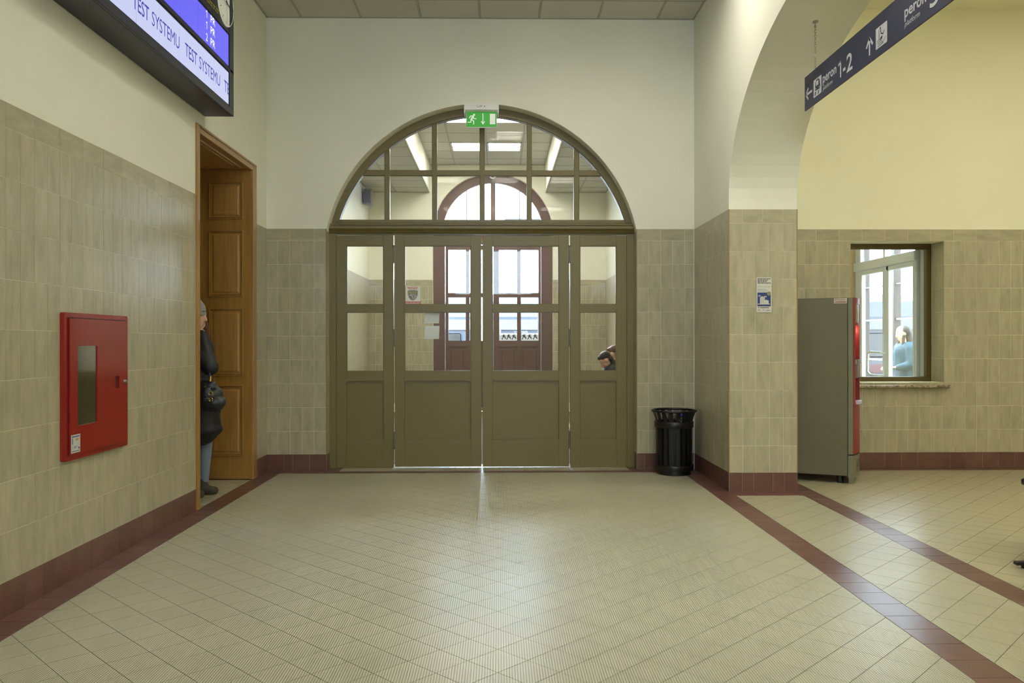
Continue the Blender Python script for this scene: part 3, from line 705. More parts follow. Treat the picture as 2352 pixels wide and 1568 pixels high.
# ------------------------------------------------------------------ window_1
win = structroot('window_1')
WOL = mat('window_brown', (88, 74, 34), .4)
mb = MB(); y0, y1 = 9.08, 9.15
fzw = lambda z: z
mb.cbox(WX0, y0, .905, WX1, y1, .982, b=.005).cbox(WX0, y0, 2.405, WX1, y1, 2.463, b=.005).cbox(WX0, y0, .982, WX0 + .06, y1, 2.405, b=.005).cbox(WX1 - .055, y0, .982, WX1, y1, 2.405, b=.005)
mb.build('window_frame', WOL, win); MB().box(WX0 + .05, 9.11, .975, WX1 - .05, 9.114, 2.41).build('pane', GLASS, win)
gm = bpy.data.materials.new('granite'); gm.use_nodes = True; N = gm.node_tree.nodes; L = gm.node_tree.links
g = N.new('ShaderNodeNewGeometry'); vo = N.new('ShaderNodeTexNoise'); vo.inputs['Scale'].default_value = 55; vo.inputs['Detail'].default_value = 6; L.new(g.outputs['Position'], vo.inputs[0])
cr = N.new('ShaderNodeValToRGB'); e = cr.color_ramp.elements; e[0].position = .38; e[0].color = lin((104, 94, 78)); e[1].position = .6; e[1].color = lin((186, 170, 138)); L.new(vo.outputs[0], cr.inputs[0]); L.new(cr.outputs[0], N['Principled BSDF'].inputs['Base Color']); N['Principled BSDF'].inputs['Roughness'].default_value = .25
MATS['granite'] = gm
MB().cbox(3.76, 8.755, .878, 4.872, 9.08, .905, b=.006, seg=2).build('window_sill', gm, win)

# ------------------------------------------------------------------ departure board on the left wall
NAVY = mat('navy_metal', (38, 38, 58), .4); NAVYD = mat('navy_metal_face', (46, 48, 66), .35)
bd = thing('departure_board', 'big dark navy departure board with glowing message row, hung high on the left wall', 'departure board', (-2.36, 5.1, 3.28))
mb = MB(); mb.cbox(-2.478, 3.2, 3.28, -2.25, 6.969, 4.62, b=.004); mb.build('housing', NAVY, bd)
mb = MB()
for a in ((3.2, 3.28, 6.969, 3.335), (3.2, 3.632, 6.969, 3.655), (3.2, 3.94, 6.969, 3.955), (3.2, 4.56, 6.969, 4.62), (6.872, 3.335, 6.969, 4.56), (3.2, 3.335, 3.26, 4.56)): mb.cbox(-2.252, a[0], a[1], -2.235, a[2], a[3], b=.003)
mb.build('front_frame', NAVYD, bd)
bez = mat('black_bezel', (18, 18, 26), .4)
mb = MB(); mb.box(-2.251, 3.26, 3.335, -2.244, 6.872, 3.632).box(-2.251, 3.26, 3.655, -2.244, 6.872, 3.94); mb.build('bezel', bez, bd)
box('header_panel', NAVY, bd, -2.252, 3.26, 3.955, -2.242, 6.872, 4.56)
PB = Plane((-2.244, 0, 0), (0, 1, 0), (0, 0, 1))
scw = mat('message_screen_white', (20, 20, 24), .3, emit=(206, 212, 250), es=.46)
scb = mat('timetable_screen_blue', (10, 10, 40), .3, emit=(112, 108, 255), es=.45)
ink = mat('screen_blue_letters', (20, 20, 60), .4, emit=(78, 78, 200), es=.3)
inkw = mat('screen_white_letters', (200, 200, 220), .4, emit=(225, 225, 255), es=.5)
cols_ = [6.857 - .348 * k for k in range(0, 11)]
wr = []
for a, b in zip(cols_[1:], cols_):
    mb = MB(); PB.rect(mb, a + .004, 3.353, b - .004, 3.614, .003, .003); o1 = mb.build('message_screen', scw, bd)
    mb = MB(); PB.rect(mb, a + .004, 3.672, b - .004, 3.926, .003, .003); o2 = mb.build('timetable_screen', scb, bd)
def word(name, m_, par, pl_, *a, **k):
    mb = MB(); put_text(mb, pl_, *a, **k); o = mb.build(name, m_, par); o['kind'] = 'stuff'; return o
for k in range(4): word('message_lettering', ink, bd, PB, 'TEST', 5.904 - .84 * k, 3.43, .093, .235, .008, hh=.005); word('message_lettering', ink, bd, PB, 'SYSTEMU', 6.182 - .84 * k, 3.43, .093, .457, 0, hh=.005)
word('message_lettering', ink, bd, PB, 'TEST', 6.742, 3.43, .093, .235, .008, hh=.005, cut=6.852)
for z, s in ((3.868, '1'), (3.782, '1'), (3.692, '2')):
    if s == '1': mb = MB(); PB.line(mb, [(6.330, z + .044), (6.345, z + .055), (6.345, z + .003)], .008, .005); mb.build('timetable_lettering', inkw, bd)
    else: word('timetable_lettering', inkw, bd, PB, s, 6.325, z, .058, .036, .01, hh=.005)
    word('timetable_lettering', inkw, bd, PB, 'PR', 6.425, z, .058, .105, .01, hh=.005)
mb = MB(); random.seed(3)
for z in (4.022, 4.0):
    p = 6.35
    while p < 6.60:
        w = random.uniform(.035, .08); PB.rect(mb, p, z, p + w, z + .012, .004); p += w + .014
mb.build('header_marks', mat('yellow_print', (170, 160, 40), .5), bd)
PC_ = Plane((-2.242, 6.775, 4.165), (0, 1, 0), (0, 0, 1))
mb = MB(); mb.lathe([(0, .004), (.183, .004), (.188, .01), (.192, 0)], (-2.242, 6.775, 4.165), 40, 'x'); ck = mb.build('clock', mat('clock_face', (226, 228, 214), .4, emit=(225, 228, 210), es=.1), bd, smooth=True)
mb = MB()
for k in range(60):
    a = radians(6 * k); r0 = .150 if k % 5 == 0 else .168; PC_.line(mb, [(r0 * sin(a), r0 * cos(a)), (.178 * sin(a), r0 * 0 + .178 * cos(a))], .006 if k % 5 == 0 else .0025, .0115)
mb.build('dial_marks', BLACKM, ck)
mb = MB(); PC_.line(mb, [(-.02, .004), (.10, -.016)], .014, .013); PC_.line(mb, [(0, .03), (.006, -.155)], .004, .015); PC_.line(mb, [(0, -.02), (.006, .15)], .010, .014); PC_.disc(mb, 0, 0, .012, .016); mb.build('clock_hand', BLACKM, ck)

# ------------------------------------------------------------------ hanging direction sign under the arcade arch
SGB = mat('sign_blue', (32, 36, 72), .4); SGW = mat('sign_white', (206, 209, 214), .45)
sg = thing('direction_sign', 'long dark blue platform direction sign hanging on chains under the arcade arch', 'sign', (2.426, 5.2, 3.195))
MB().cbox(2.42, 3.85, 3.195, 2.43, 6.447, 3.46, b=.001).build('panel', SGB, sg)
PS = Plane((2.42, 6.447, 0), (0, -1, 0), (0, 0, 1))
mb = MB()
def flush(name='pictogram'):
    global mb
    o = mb.build(name, SGW, sg); mb = MB(); return o
PS.line(mb, [(.150, 3.312), (.035, 3.312)], .018); PS.line(mb, [(.075, 3.352), (.030, 3.312), (.075, 3.272)], .018); flush('arrow')
for p, q, h in ((.186, .339, 0), (1.225, 1.379, 0)): PS.poly(mb, rrect(p, 3.243, q, 3.376, .006), .001); flush('pictogram_field')
for p in (.364, 1.598):
    word('sign_lettering', SGW, sg, PS, 'peron', p, 3.302, .068, .248, .02); word('sign_lettering', SGW, sg, PS, 'platform', p, 3.247, .032, .178, .005, shear=.2)
PS.line(mb, [(.652, 3.340), (.684, 3.356), (.684, 3.250)], .018); flush('numeral')
word('sign_lettering', SGW, sg, PS, '-', .724, 3.243, .120, .042, .015); word('sign_lettering', SGW, sg, PS, '2', .784, 3.243, .120, .094, .015)
PS.line(mb, [(1.136, 3.247), (1.136, 3.345)], .019); PS.line(mb, [(1.094, 3.305), (1.136, 3.352), (1.178, 3.305)], .019); flush('arrow')
word('sign_lettering', SGW, sg, PS, '3', 1.885, 3.243, .120, .095, .015)
mb = MB()
def T(p, q, o): return (o + p, 3.243 + q)
o = .186                                                        # train front on a track
PS.poly(mb, [T(.032, .045, o), (o + .124, 3.243 + .04), T(.132, .062, o), T(.120, .105, o), T(.100, .124, o), T(.055, .124, o), T(.034, .105, o)], .0016)
PS.poly(mb, [T(.030, .036, o), T(.056, .036, o), T(.040, .010, o), T(.022, .010, o)], .0016); PS.poly(mb, [T(.094, .034, o), T(.112, .034, o), T(.100, .008, o), T(.080, .008, o)], .0016)
o = 1.225                                                       # steps down with a figure
for k in range(4): PS.line(mb, [(o + .018 + .006 * k, 3.243 + .048 - .012 * k), (o + .070 + .012 * k, 3.243 + .050 - .012 * k)], .004, .0016)
PS.line(mb, [(o + .046, 3.243 + .055), (o + .046, 3.243 + .112)], .007, .0016); PS.disc(mb, o + .064, 3.243 + .118, .008, .0016)
PS.line(mb, [(o + .066, 3.243 + .108), (o + .076, 3.243 + .080), (o + .100, 3.243 + .070), (o + .118, 3.243 + .085)], .008, .0016); PS.poly(mb, [(o + .060, 3.243 + .040), (o + .090, 3.243 + .045), (o + .094, 3.243 + .062), (o + .066, 3.243 + .060)], .0016)
PS.line(mb, [(o + .028, 3.243 + .012), (o + .080, 3.243 + .012), (o + .138, 3.243 + .040)], .004, .0016)
mb.build('pictogram', SGB, sg)
mb = MB(); PS.poly(mb, rrect(.186 + .048, 3.243 + .078, .186 + .098, 3.243 + .112, .006), .0021); PS.disc(mb, .186 + .048, 3.243 + .058, .006, .0021); PS.disc(mb, .186 + .112, 3.243 + .055, .006, .0021)
mb.build('pictogram_window', SGW, sg)
sof_z = lambda y: 2.68 + 1.262 * sqrt(1 - ((y - 5.33) / 2.16) ** 2)
for y in (6.243, 4.15):
    zt = sof_z(y); mb = MB(); z = 3.462; k = 0
    while z < zt - .03:
        a = (1, 0) if k % 2 else (0, 1); r = .007; P = []
        for i in range(9):
            t = 2 * pi * i / 8; P.append((2.426 + a[0] * r * cos(t), y + a[1] * r * cos(t), z + .011 + (.0125 * sin(t))))
        mb.tube(P, .0016, 5, False); z += .0185; k += 1
    mb.build('chain', mat('chain_steel', (150, 150, 136), .4, .7), sg)
    mb = MB(); mb.cyl((2.426, y, zt - .004), (2.426, y, zt - .05), .005, n=8).cyl((2.426, y, zt + .004), (2.426, y, zt - .006), .022, n=14); mb.build('ceiling_hook', STEEL, sg)

# ------------------------------------------------------------------ emergency exit sign
ex = thing('exit_sign', 'green illuminated emergency exit sign with a running figure, at the crown of the glazed arch', 'sign', (-.18, 8.85, 3.67))
mb = MB(); mb.prism([(8.745, 3.850), (8.752, 3.918), (8.972, 3.922), (8.972, 3.845), (8.775, 3.838)], -.355, -.007, 'x')
hs = mb.build('lamp_housing', mat('light_grey_plastic', (228, 228, 222), .4), ex)
for a, b in ((-.366, -.354), (-.008, .004)): MB().prism([(8.740, 3.812), (8.738, 3.86), (8.748, 3.905), (8.925, 3.905), (8.925, 3.815)], a, b, 'x').build('end_cap', MATS['light_grey_plastic'], ex)
EXG = mat('exit_green', (40, 150, 40), .35, emit=(60, 175, 50), es=.18); EXW = mat('exit_white', (220, 225, 215), .35, emit=(215, 225, 210), es=.18)
MB().box(-.346, 8.79, 3.668, -.016, 8.80, 3.84).build('acrylic_edge', mat('acrylic', (205, 205, 190), .2), ex)
PE = Plane((-.342, 8.79, 3.676), (1, 0, 0), (0, 0, 1)); mb = MB(); PE.rect(mb, 0, 0, .322, .160, .001); mb.build('panel', EXG, ex)
E_ = lambda x, y: ((x - 718) / 937 * .322, (970 - y) / 460 * .160)
mb = MB(); PE.disc(mb, *E_(955, 600), .0115, .002)
for pts, w in (([(925, 640), (868, 745)], .019), ([(915, 632), (850, 634), (808, 692)], .009), ([(932, 655), (950, 716), (1020, 718)], .009), ([(872, 742), (944, 792), (944, 885)], .0105), ([(862, 745), (852, 826), (762, 829)], .0095)):
    PE.line(mb, [E_(*p) for p in pts], w, .002)
PE.line(mb, [E_(1230, 565), E_(1230, 878)], .009, .002); PE.line(mb, [E_(1182, 802), E_(1230, 880), E_(1280, 802)], .009, .002)
a = E_(1448, 888); b = E_(1615, 565); PE.rect(mb, a[0], a[1], b[0], b[1], .002); mb.build('pictogram', EXW, ex)
PH = Plane((-.181, 8.745, 3.88), (1, 0, 0), (0, 0, 1)); mb = MB()
PH.line(mb, [(-.045, .012), (-.045, -.006), (-.022, -.004)], .002, .004); PH.line(mb, [(-.02, .01), (.006, .01), (.006, .001), (-.02, .001)], .002, .004); PH.rect(mb, .03, -.004, .037, .009, .004); mb.build('printed_mark', BLACKM, ex)

# ------------------------------------------------------------------ red fire hose cabinet
FR = mat('fire_red', (146, 22, 18), .22, coat=.5); FRD = mat('fire_red_inner', (96, 14, 14), .5)
fc = thing('fire_hose_cabinet', 'red fire hose cabinet with a tall glass slot on the tiled left wall', 'cabinet', (-2.465, 5.07, .70))
mb = MB(); mb.prism(rrect(4.676, .700, 5.464, 1.549, .014), -2.479, -2.452, 'x'); mb.build('body', FR, fc)
mb = MB(); x0, x1 = -2.452, -2.441
dz0, dz1, dy0, dy1 = .733, 1.516, 4.715, 5.432; wy0, wy1, wz0, wz1 = 4.80, 5.035, .894, 1.357; sy0, sy1, sz0, sz1 = 5.262, 5.322, 1.086, 1.162
for a in ((dy0, dz0, wy0, dz1), (wy0, dz0, wy1, wz0), (wy0, wz1, wy1, dz1), (wy1, dz0, sy0, dz1), (sy0, dz0, sy1, sz0), (sy0, sz1, sy1, dz1), (sy1, dz0, dy1, dz1)): mb.box(x0, a[0], a[1], x1, a[2], a[3])
dr_ = mb.build('door', FR, fc)
mb = MB()
for a in ((dy0 - .006, dz1, dy1 + .004, dz1 + .005), (dy0 - .006, dz0 - .004, dy0 - .001, dz1)): mb.box(-2.4525, a[0], a[1], -2.4505, a[2], a[3])
mb.build('door_gap', mat('dark_gap', (40, 8, 8), .8), fc)
box('handle_recess', FRD, dr_, -2.4515, sy0, sz0, -2.4505, sy1, sz1)
MB().cyl((x1, 5.399, 1.124), (x1 + .010, 5.399, 1.124), .0135, .012, 18).cyl((x1 + .009, 5.399, 1.124), (x1 + .013, 5.399, 1.124), .007, n=14).build('lock', STEEL, dr_, smooth=True)
# what the slot shows: pale hose coils behind the glass
box('interior', mat('cabinet_interior', (96, 90, 92), .5), fc, -2.4518, wy0, wz0, -2.4508, wy1, wz1)
hose = mat('canvas_hose', (150, 146, 138), .7); mb = MB()
PBx = Plane((-2.4505, 0, 0), (0, 1, 0), (0, 0, 1))
PBx.poly(mb, [(4.82 + .1 * (1 - cos(radians(t))) , 1.36 - .2 * sin(radians(t))) for t in range(0, 181, 15)], .0012); mb.build('hose_coil', hose, fc)
mb = MB(); PBx.rect(mb, wy0, 1.02, wy1, 1.065, .0018); mb.build('shelf', FR, fc)
mb = MB(); PBx.rect(mb, 4.90, 1.075, 5.03, 1.14, .001); PBx.rect(mb, 4.93, .93, 4.99, 1.01, .001); mb.build('nozzle', mat('grey_metal_fitting', (110, 108, 108), .4, .5), fc)
MB().box(-2.4478, wy0, wz0, -2.4472, wy1, wz1).build('glass', glass_mat('cabinet_glass', (.82, .82, .86), 5.0, .08), fc)
st = Plane((x1, 4.722, .742), (0, 1, 0), (0, 0, 1)); mb = MB(); st.rect(mb, 0, 0, .103, .105, .0008); s_ = mb.build('sticker', mat('sticker_white', (196, 196, 190), .5), fc)
mb = MB(); [st.rect(mb, a, b, c, d, .0014) for a, b, c, d in ((.008, .008, .095, .012), (.008, .09, .095, .097), (.012, .05, .02, .085), (.012, .02, .014, .04), (.08, .02, .095, .03), (.03, .035, .07, .038), (.03, .028, .06, .031))]; mb.build('sticker_print', mat('sticker_blue', (60, 66, 130), .5), s_)
mb = MB(); st.rect(mb, .05, .07, .085, .082, .0014); mb.build('sticker_mark', mat('sticker_ochre', (170, 140, 60), .5), s_)

# ------------------------------------------------------------------ litter bin
bn = thing('litter_bin', 'black slatted metal litter bin with a flared rim, standing in the corner by the door', 'bin', (1.83, 8.545, 0)); c0 = (1.83, 8.545, 0)
MB().lathe([(0, 0), (.168, 0), (.172, .004), (.172, .052), (0, .052)], c0, 40).build('base', BLACK, bn, smooth=True)
MB().lathe([(.176, .048), (.198, .048), (.200, .052), (.200, .097), (.198, .101), (.176, .101)], c0, 40, close=True).build('lower_band', BLACK, bn, smooth=True)
MB().lathe([(.180, .486), (.199, .486), (.202, .490), (.202, .546), (.199, .550), (.180, .550)], c0, 40, close=True).build('upper_band', BLACK, bn, smooth=True)
MB().lathe([(.225 + .0115 * cos(2 * pi * i / 10), .658 + .0115 * sin(2 * pi * i / 10)) for i in range(10)], c0, 48, close=True).build('rim', BLACK, bn, smooth=True)
NS = 18
def slat_mesh():
    mb = MB(); pr = [(.184, .06), (.186, .30), (.186, .50), (.188, .54), (.196, .585), (.210, .625), (.224, .652)]; w = .021; t = .004
    for (r0, z0), (r1, z1) in zip(pr, pr[1:]):
        mb.add([(r0, -w, z0), (r0, w, z0), (r1, w, z1), (r1, -w, z1), (r0 - t, -w, z0), (r0 - t, w, z0), (r1 - t, w, z1), (r1 - t, -w, z1)], [(0, 1, 2, 3), (7, 6, 5, 4), (0, 3, 7, 4), (1, 5, 6, 2)])
    me = bpy.data.meshes.new('slat'); me.from_pydata(mb.v, [], mb.f); me.materials.append(BLACK); return me
sm = slat_mesh()
for k in range(NS):
    o = bpy.data.objects.new('slat', sm); link(o, bn); o.rotation_euler = (0, 0, 2 * pi * (k + .5) / NS)
MB().lathe([(0, .06), (.15, .06), (.158, .10), (.165, .50), (.160, .505), (.14, .47), (.0, .46)], c0, 32).build('liner', mat('black_liner', (9, 9, 10), .5), bn, smooth=True)
BOT = glass_mat('clear_plastic', (.80, .84, .86), 2.0, .15)
def bottle(x, y, z, h, lab, capm):
    t = thing('plastic_bottle', lab, 'bottle', (x, y, z), 'empty bottles in the bin')
    MB().lathe([(0, .002), (.026, 0), (.031, .006), (.031, .03), (.028, .036), (.031, .042), (.031, .075), (.024, .10), (.012, .118), (.012, h - .012)], (x, y, z), 14).build('body', BOT, t, smooth=True)
    MB().lathe([(0, h), (.014, h), (.015, h - .016), (.0, h - .016)], (x, y, z), 12).build('cap', capm, t, smooth=True)
bottle(1.895, 8.49, .476, .150, 'clear plastic bottle with a blue cap sticking up in the black bin', mat('blue_cap', (60, 60, 220), .4))
bottle(1.80, 8.47, .476, .120, 'clear plastic bottle with a white cap in front, middle of the black bin', WHITE)
bottle(1.735, 8.52, .476, .125, 'clear plastic bottle at the left side inside the black bin', mat('grey_cap', (120, 130, 140), .4))
bottle(1.925, 8.57, .478, .110, 'clear plastic bottle at the right side inside the black bin', MATS['grey_cap'])

# ------------------------------------------------------------------ vending machine (local frame: x along the front, y into the depth)
VG = mat('vending_grey', (112, 110, 88), .42, metal=.25, var=((3, 3, 1), .03)); VGD = mat('vending_door_grey', (128, 126, 106), .4, metal=.3); VR = mat('vending_red', (134, 40, 42), .35); VRD = mat('vending_red_inner', (120, 26, 24), .5)
vm = thing('vending_machine', 'tall grey coffee vending machine with a bulging red front, behind the arcade pillar', 'vending machine', (3.412, 7.852, 0), None, radians(65), True)
MB().cbox(0, .048, .075, .62, .70, 1.80, b=.006).build('cabinet', VG, vm)
bul = lambda x: -.052 * (1 - ((x - .31) / .31) ** 2)
def curved(mb, x0, x1, z0, z1, out=0.0, back=.04, n=8):
    P = [(x0 + (x1 - x0) * i / n, bul(x0 + (x1 - x0) * i / n) - out) for i in range(n + 1)]
    mb.prism(P + [(x1, back), (x0, back)], z0, z1, 'z'); return mb
MB().cbox(0, 0, .285, .022, .045, 1.80, b=.003).build('door_edge', VGD, vm)
mb = MB(); curved(mb, 0, .62, .06, .275, 0, .045, 14); pn = mb.build('plinth', VGD, vm, smooth=True)
mb = MB()
for k in range(6): curved(mb, .10, .52, .105 + .022 * k, .112 + .022 * k, .002, .0)
mb.build('louvre', mat('vending_louvre', (86, 84, 70), .5), pn)
RX = .36
mb = MB()
for z0, z1, a, b in ((.285, .78, .022, RX), (1.15, 1.20, .022, RX), (1.53, 1.56, .022, RX), (1.74, 1.80, .022, RX)): curved(mb, a, b, z0, z1)
for z0, z1 in ((.78, 1.15), (1.20, 1.53), (1.56, 1.74)): curved(mb, .022, .075, z0, z1); curved(mb, RX - .05, RX, z0, z1)
mb.build('red_front', VR, vm, smooth=True)
nich = MB(); nich.box(.07, .04, .70, RX - .04, .046, 1.56); nich.build('niche_back', VRD, vm)
mb = MB(); curved(mb, .075, RX - .05, 1.56, 1.74, -.004, .03); mb.build('display_window', mat('amber_display', (150, 140, 104), .2), vm, smooth=True)
mb = MB(); curved(mb, .07, RX - .045, 1.155, 1.20, .012, .03); mb.build('chrome_band', STEEL, vm, smooth=True)
mb = MB(); curved(mb, .07, RX - .045, 1.02, 1.15, -.004, .03); mb.build('cup_station', mat('station_grey', (130, 122, 116), .3, .6), vm, smooth=True)
mb = MB(); curved(mb, .085, RX - .06, .765, .795, .022, .03); mb.build('drip_tray', mat('pale_tray', (196, 190, 214), .35), vm, smooth=True)
mb = MB(); curved(mb, RX, .60, .285, 1.80, .004); mb.build('control_panel', mat('silver_panel', (160, 158, 146), .3, .5), vm, smooth=True)
for k in range(7): mb = MB(); curved(mb, .42, .56, 1.02 + .085 * k, 1.075 + .085 * k, .009, .0, 4); mb.build('button', mat('button_grey', (196, 194, 184), .4), vm)
mb = MB(); curved(mb, .44, .54, .84, .93, .010, 0, 4); mb.build('coin_slot', BLACKM, vm)
MB().cbox(.50, -.040, .32, .62, .03, .72, b=.004).build('change_flap', VGD, vm)
for x, y in ((.06, .12), (.56, .12), (.06, .62), (.56, .62)): MB().cyl((x, y, 0), (x, y, .076), .030, .026, 16).build('foot', BLACK, vm, smooth=True)
MB().box(.02, -.005, .0, .6, .04, .06).build('kick_plate', VGD, vm)
PV = Plane((0, .048, 1.745), (0, -1, 0), (0, 0, 1)); PV = Plane((0, .17, 1.745), (0, -1, 0), (0, 0, 1))
mb = MB(); PV.rect(mb, 0, 0, .118, .050, .0012); lb = mb.build('label', mat('label_white', (206, 204, 196), .5), vm)
mb = MB(); [PV.rect(mb, a, b, c, d, .0018) for a, b, c, d in ((.03, .032, .1, .036), (.01, .014, .11, .019), (.01, .006, .11, .010))]; PV.rect(mb, .012, .030, .022, .041, .0018); mb.build('label_print', mat('label_red', (150, 50, 50), .5), lb)
pt = bpy.data.lights.new('niche_lamp', 'POINT'); pt.energy = .6; pt.color = (1, .5, .35); pt.shadow_soft_size = .02
po = bpy.data.objects.new('niche_lamp', pt); link(po, vm); po.location = (.2, .005, 1.49)

# ------------------------------------------------------------------ poster on the pillar
ps = thing('poster', 'small white notice with a blue picture of two buildings, stuck on the tiled pillar', 'poster', (2.432, YP - .008, 1.645))
PP = Plane((2.363, YP - .006, 1.645), (1, 0, 0), (0, 0, 1)); Q = lambda x, y: ((x - 365) / 338 * .138, (1152 - y) / 785 * .319)
mb = MB(); PP.poly(mb, rrect(0, 0, .138, .319, .006), .002, .002); mb.build('sheet', mat('poster_paper', (206, 206, 194), .5), ps)
random.seed(11)
mb = MB(); PI_ = mat('poster_ink', (70, 72, 74), .6); PIL = mat('poster_grey_print', (150, 152, 146), .6); ml = MB()
for y, xe in ((400, 680), (432, 625), (462, 610), (494, 685)):
    x = 385
    while x < xe - 12: w = min(random.uniform(30, 75), xe - x); a = Q(x, y + 9); b = Q(x + w, y - 9); PP.rect(mb, a[0], a[1], b[0], b[1], .003); x += w + 9
for y, xe in ((632, 580), (655, 620), (680, 590), (578, 690), (1110, 460)):
    x = 385
    while x < xe - 12: w = min(random.uniform(24, 60), xe - x); a = Q(x, y + 5); b = Q(x + w, y - 5); PP.rect(ml, a[0], a[1], b[0], b[1], .003); x += w + 8
for x0, x1, y in ((400, 430, 1048), (448, 645, 1048), (400, 436, 1094), (500, 545, 1100), (610, 640, 1102), (570, 680, 1112)): a = Q(x0, y + 8); b = Q(x1, y - 8); PP.rect(mb if y == 1048 else ml, a[0], a[1], b[0], b[1], .003)
mb.build('print', PI_, ps); ml.build('fine_print', PIL, ps)
mb = MB(); a = Q(383, 1018); b = Q(683, 707); PP.rect(mb, a[0], a[1], b[0], b[1], .003); mb.build('picture', mat('poster_blue', (42, 58, 118), .5), ps)
mb = MB(); R_ = lambda x0, y0, x1, y1, h=.004: PP.rect(mb, *Q(x0, y1), *Q(x1, y0), h)
R_(392, 958, 668, 978); PP.poly(mb, [Q(*p) for p in ((440, 958), (440, 830), (460, 805), (495, 792), (530, 805), (550, 830), (550, 958))], .004); PP.poly(mb, [Q(*p) for p in ((512, 958), (512, 885), (555, 882), (575, 866), (600, 880), (636, 885), (636, 958))], .0045)
for k in range(3): PP.line(mb, [Q(400 + 18 * k, 790 + 6 * k), Q(428 + 16 * k, 762 + 8 * k)], .004, .004)
PP.line(mb, [Q(540, 800), Q(580, 800)], .010, .004); mb.build('building_picture', mat('poster_cream', (196, 198, 184), .5), ps)
mb = MB()
for x in (466, 508): R_(x, 810, x + 10, 955, .0048)
mb.build('picture_shading', PIL, ps)
mb = MB(); PP.poly(mb, [Q(*p) for p in ((592, 700), (636, 682), (682, 700), (680, 745), (662, 772), (636, 786), (610, 772), (594, 745))], .005); mb.build('badge', mat('poster_badge', (128, 134, 104), .5), ps)

# ------------------------------------------------------------------ things on the glass of the left door leaf
sk = thing('security_sticker', 'white security sticker with a grey shield and red base, on the left door leaf glass', 'sticker', (-.94, GY - .002, 1.787))
PK = Plane((-1.026, GY - .001, 1.787), (1, 0, 0), (0, 0, 1)); K = lambda x, y: ((x - 305) / 330 * .168, (580 - y) / 420 * .203)
mb = MB(); PK.rect(mb, 0, 0, .168, .203, .001); mb.build('sheet', mat('sticker_paper', (232, 232, 222), .6), sk)
mb = MB(); PK.rect(mb, 0, 0, .168, .034, .002); random.seed(5)
for y, x0, x1 in ((193, 350, 580), (225, 375, 570)):
    x = x0
    while x < x1 - 8: w = min(random.uniform(40, 80), x1 - x); a = K(x, y + 9); b = K(x + w, y - 9); PK.rect(mb, a[0], a[1], b[0], b[1], .002); x += w + 10
mb.build('red_print', mat('sticker_red', (214, 130, 130), .6), sk)
mb = MB(); PK.poly(mb, [K(*p) for p in ((362, 270), (420, 258), (520, 258), (580, 270), (574, 370), (550, 430), (515, 470), (470, 490), (425, 470), (392, 430), (370, 370))], .002); mb.build('shield', mat('shield_grey', (132, 136, 128), .5), sk)
mb = MB(); a = K(385, 332); put_text(mb, PK, 'SOLID', a[0], a[1], .022, .086, .02, mirror=True, hh=.003); mb.build('shield_lettering', mat('sticker_yellow', (196, 184, 80), .5), sk)
mb = MB(); PK.line(mb, [K(392, 380), K(430, 358), K(545, 366)], .005, .003); PK.line(mb, [K(430, 375), K(465, 400), K(478, 455)], .006, .003)
for p, q in (((505, 400), (545, 388)), ((508, 415), (540, 412)), ((500, 435), (520, 440))): PK.line(mb, [K(*p), K(*q)], .005, .003)
a = K(330, 566); put_text(mb, PK, '22 470 01 92', a[0], a[1] - .002, .017, .142, .015, mirror=True, hh=.003); mb.build('white_print', mat('sticker_print_white', (222, 222, 212), .5), sk)
REFLECTION = mat('pale_reflection', (236, 238, 236), .7)  # pale reflections in the glass, modelled as thin opaque sheets
for z0, z1, lab in ((1.580, 1.694, 'upper of two pale reflections in the left door leaf glass, built as a sheet'), (1.408, 1.552, 'lower of two pale reflections in the left door leaf glass, built as a sheet')):
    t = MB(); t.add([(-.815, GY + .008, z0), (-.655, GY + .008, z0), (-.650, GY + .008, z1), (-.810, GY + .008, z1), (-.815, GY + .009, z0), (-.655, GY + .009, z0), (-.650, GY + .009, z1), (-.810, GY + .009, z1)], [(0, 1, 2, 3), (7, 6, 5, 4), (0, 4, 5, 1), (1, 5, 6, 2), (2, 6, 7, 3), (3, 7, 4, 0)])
    tag(t.build('reflection_patch', REFLECTION, None), lab, 'reflection', 'reflections in the door glass')

# ------------------------------------------------------------------ lettering on the street door's glass
lt = thing('glass_lettering', 'white lettering and pictogram strip on the right street door leaf', 'sign', (.4, 16.28, fz(1.397)))
PL = Plane((0, 16.285, 0), (1, 0, 0), (0, 0, 1)); WH = mat('film_white_glow', (235, 238, 240), .5, emit=(240, 244, 255), es=.2)  # slight glow in the white film stands in for light on it
s16 = 16.3 / 1885; uX = lambda u: ((u - 1176) / 1885 + .0162) * 16.28; vZ = lambda v: 1.38 + (784 - v) * 16.28 / 1885
mb = MB(); put_text(mb, PL, 'Dla podróżnych', uX(1176.2), vZ(755), .058, uX(1217.8) - uX(1176.2), .01); put_text(mb, PL, 'z większym', uX(1181.8), vZ(764.5), .058, uX(1212) - uX(1181.8), .01); mb.build('lettering', WH, lt)
mb = MB(); PL.rect(mb, uX(1146.5), vZ(782), uX(1187.5), vZ(765), .001); PL.rect(mb, uX(1196.4), vZ(782), uX(1237), vZ(765), .001); PL.rect(mb, uX(1146.5), vZ(765), uX(1150.5), vZ(741), .001); mb.build('border', WH, lt)
mb = MB()
for u0 in (1152, 1163, 1175, 1198.5, 1211, 1224):
    a, b = uX(u0), vZ(779); w = .085
    PL.line(mb, [(a + .01, b), (a + w * .5, b + .07), (a + w, b + .01)], .018, .002); PL.line(mb, [(a + .01, b + .07), (a + w * .9, b + .08)], .016, .002); PL.disc(mb, a + w * .5, b + .09, .012, .002); PL.line(mb, [(a + w * .4, b + .05), (a + w, b + .045)], .014, .002)
mb.build('pictogram', mat('picto_grey', (104, 104, 110), .6), lt)

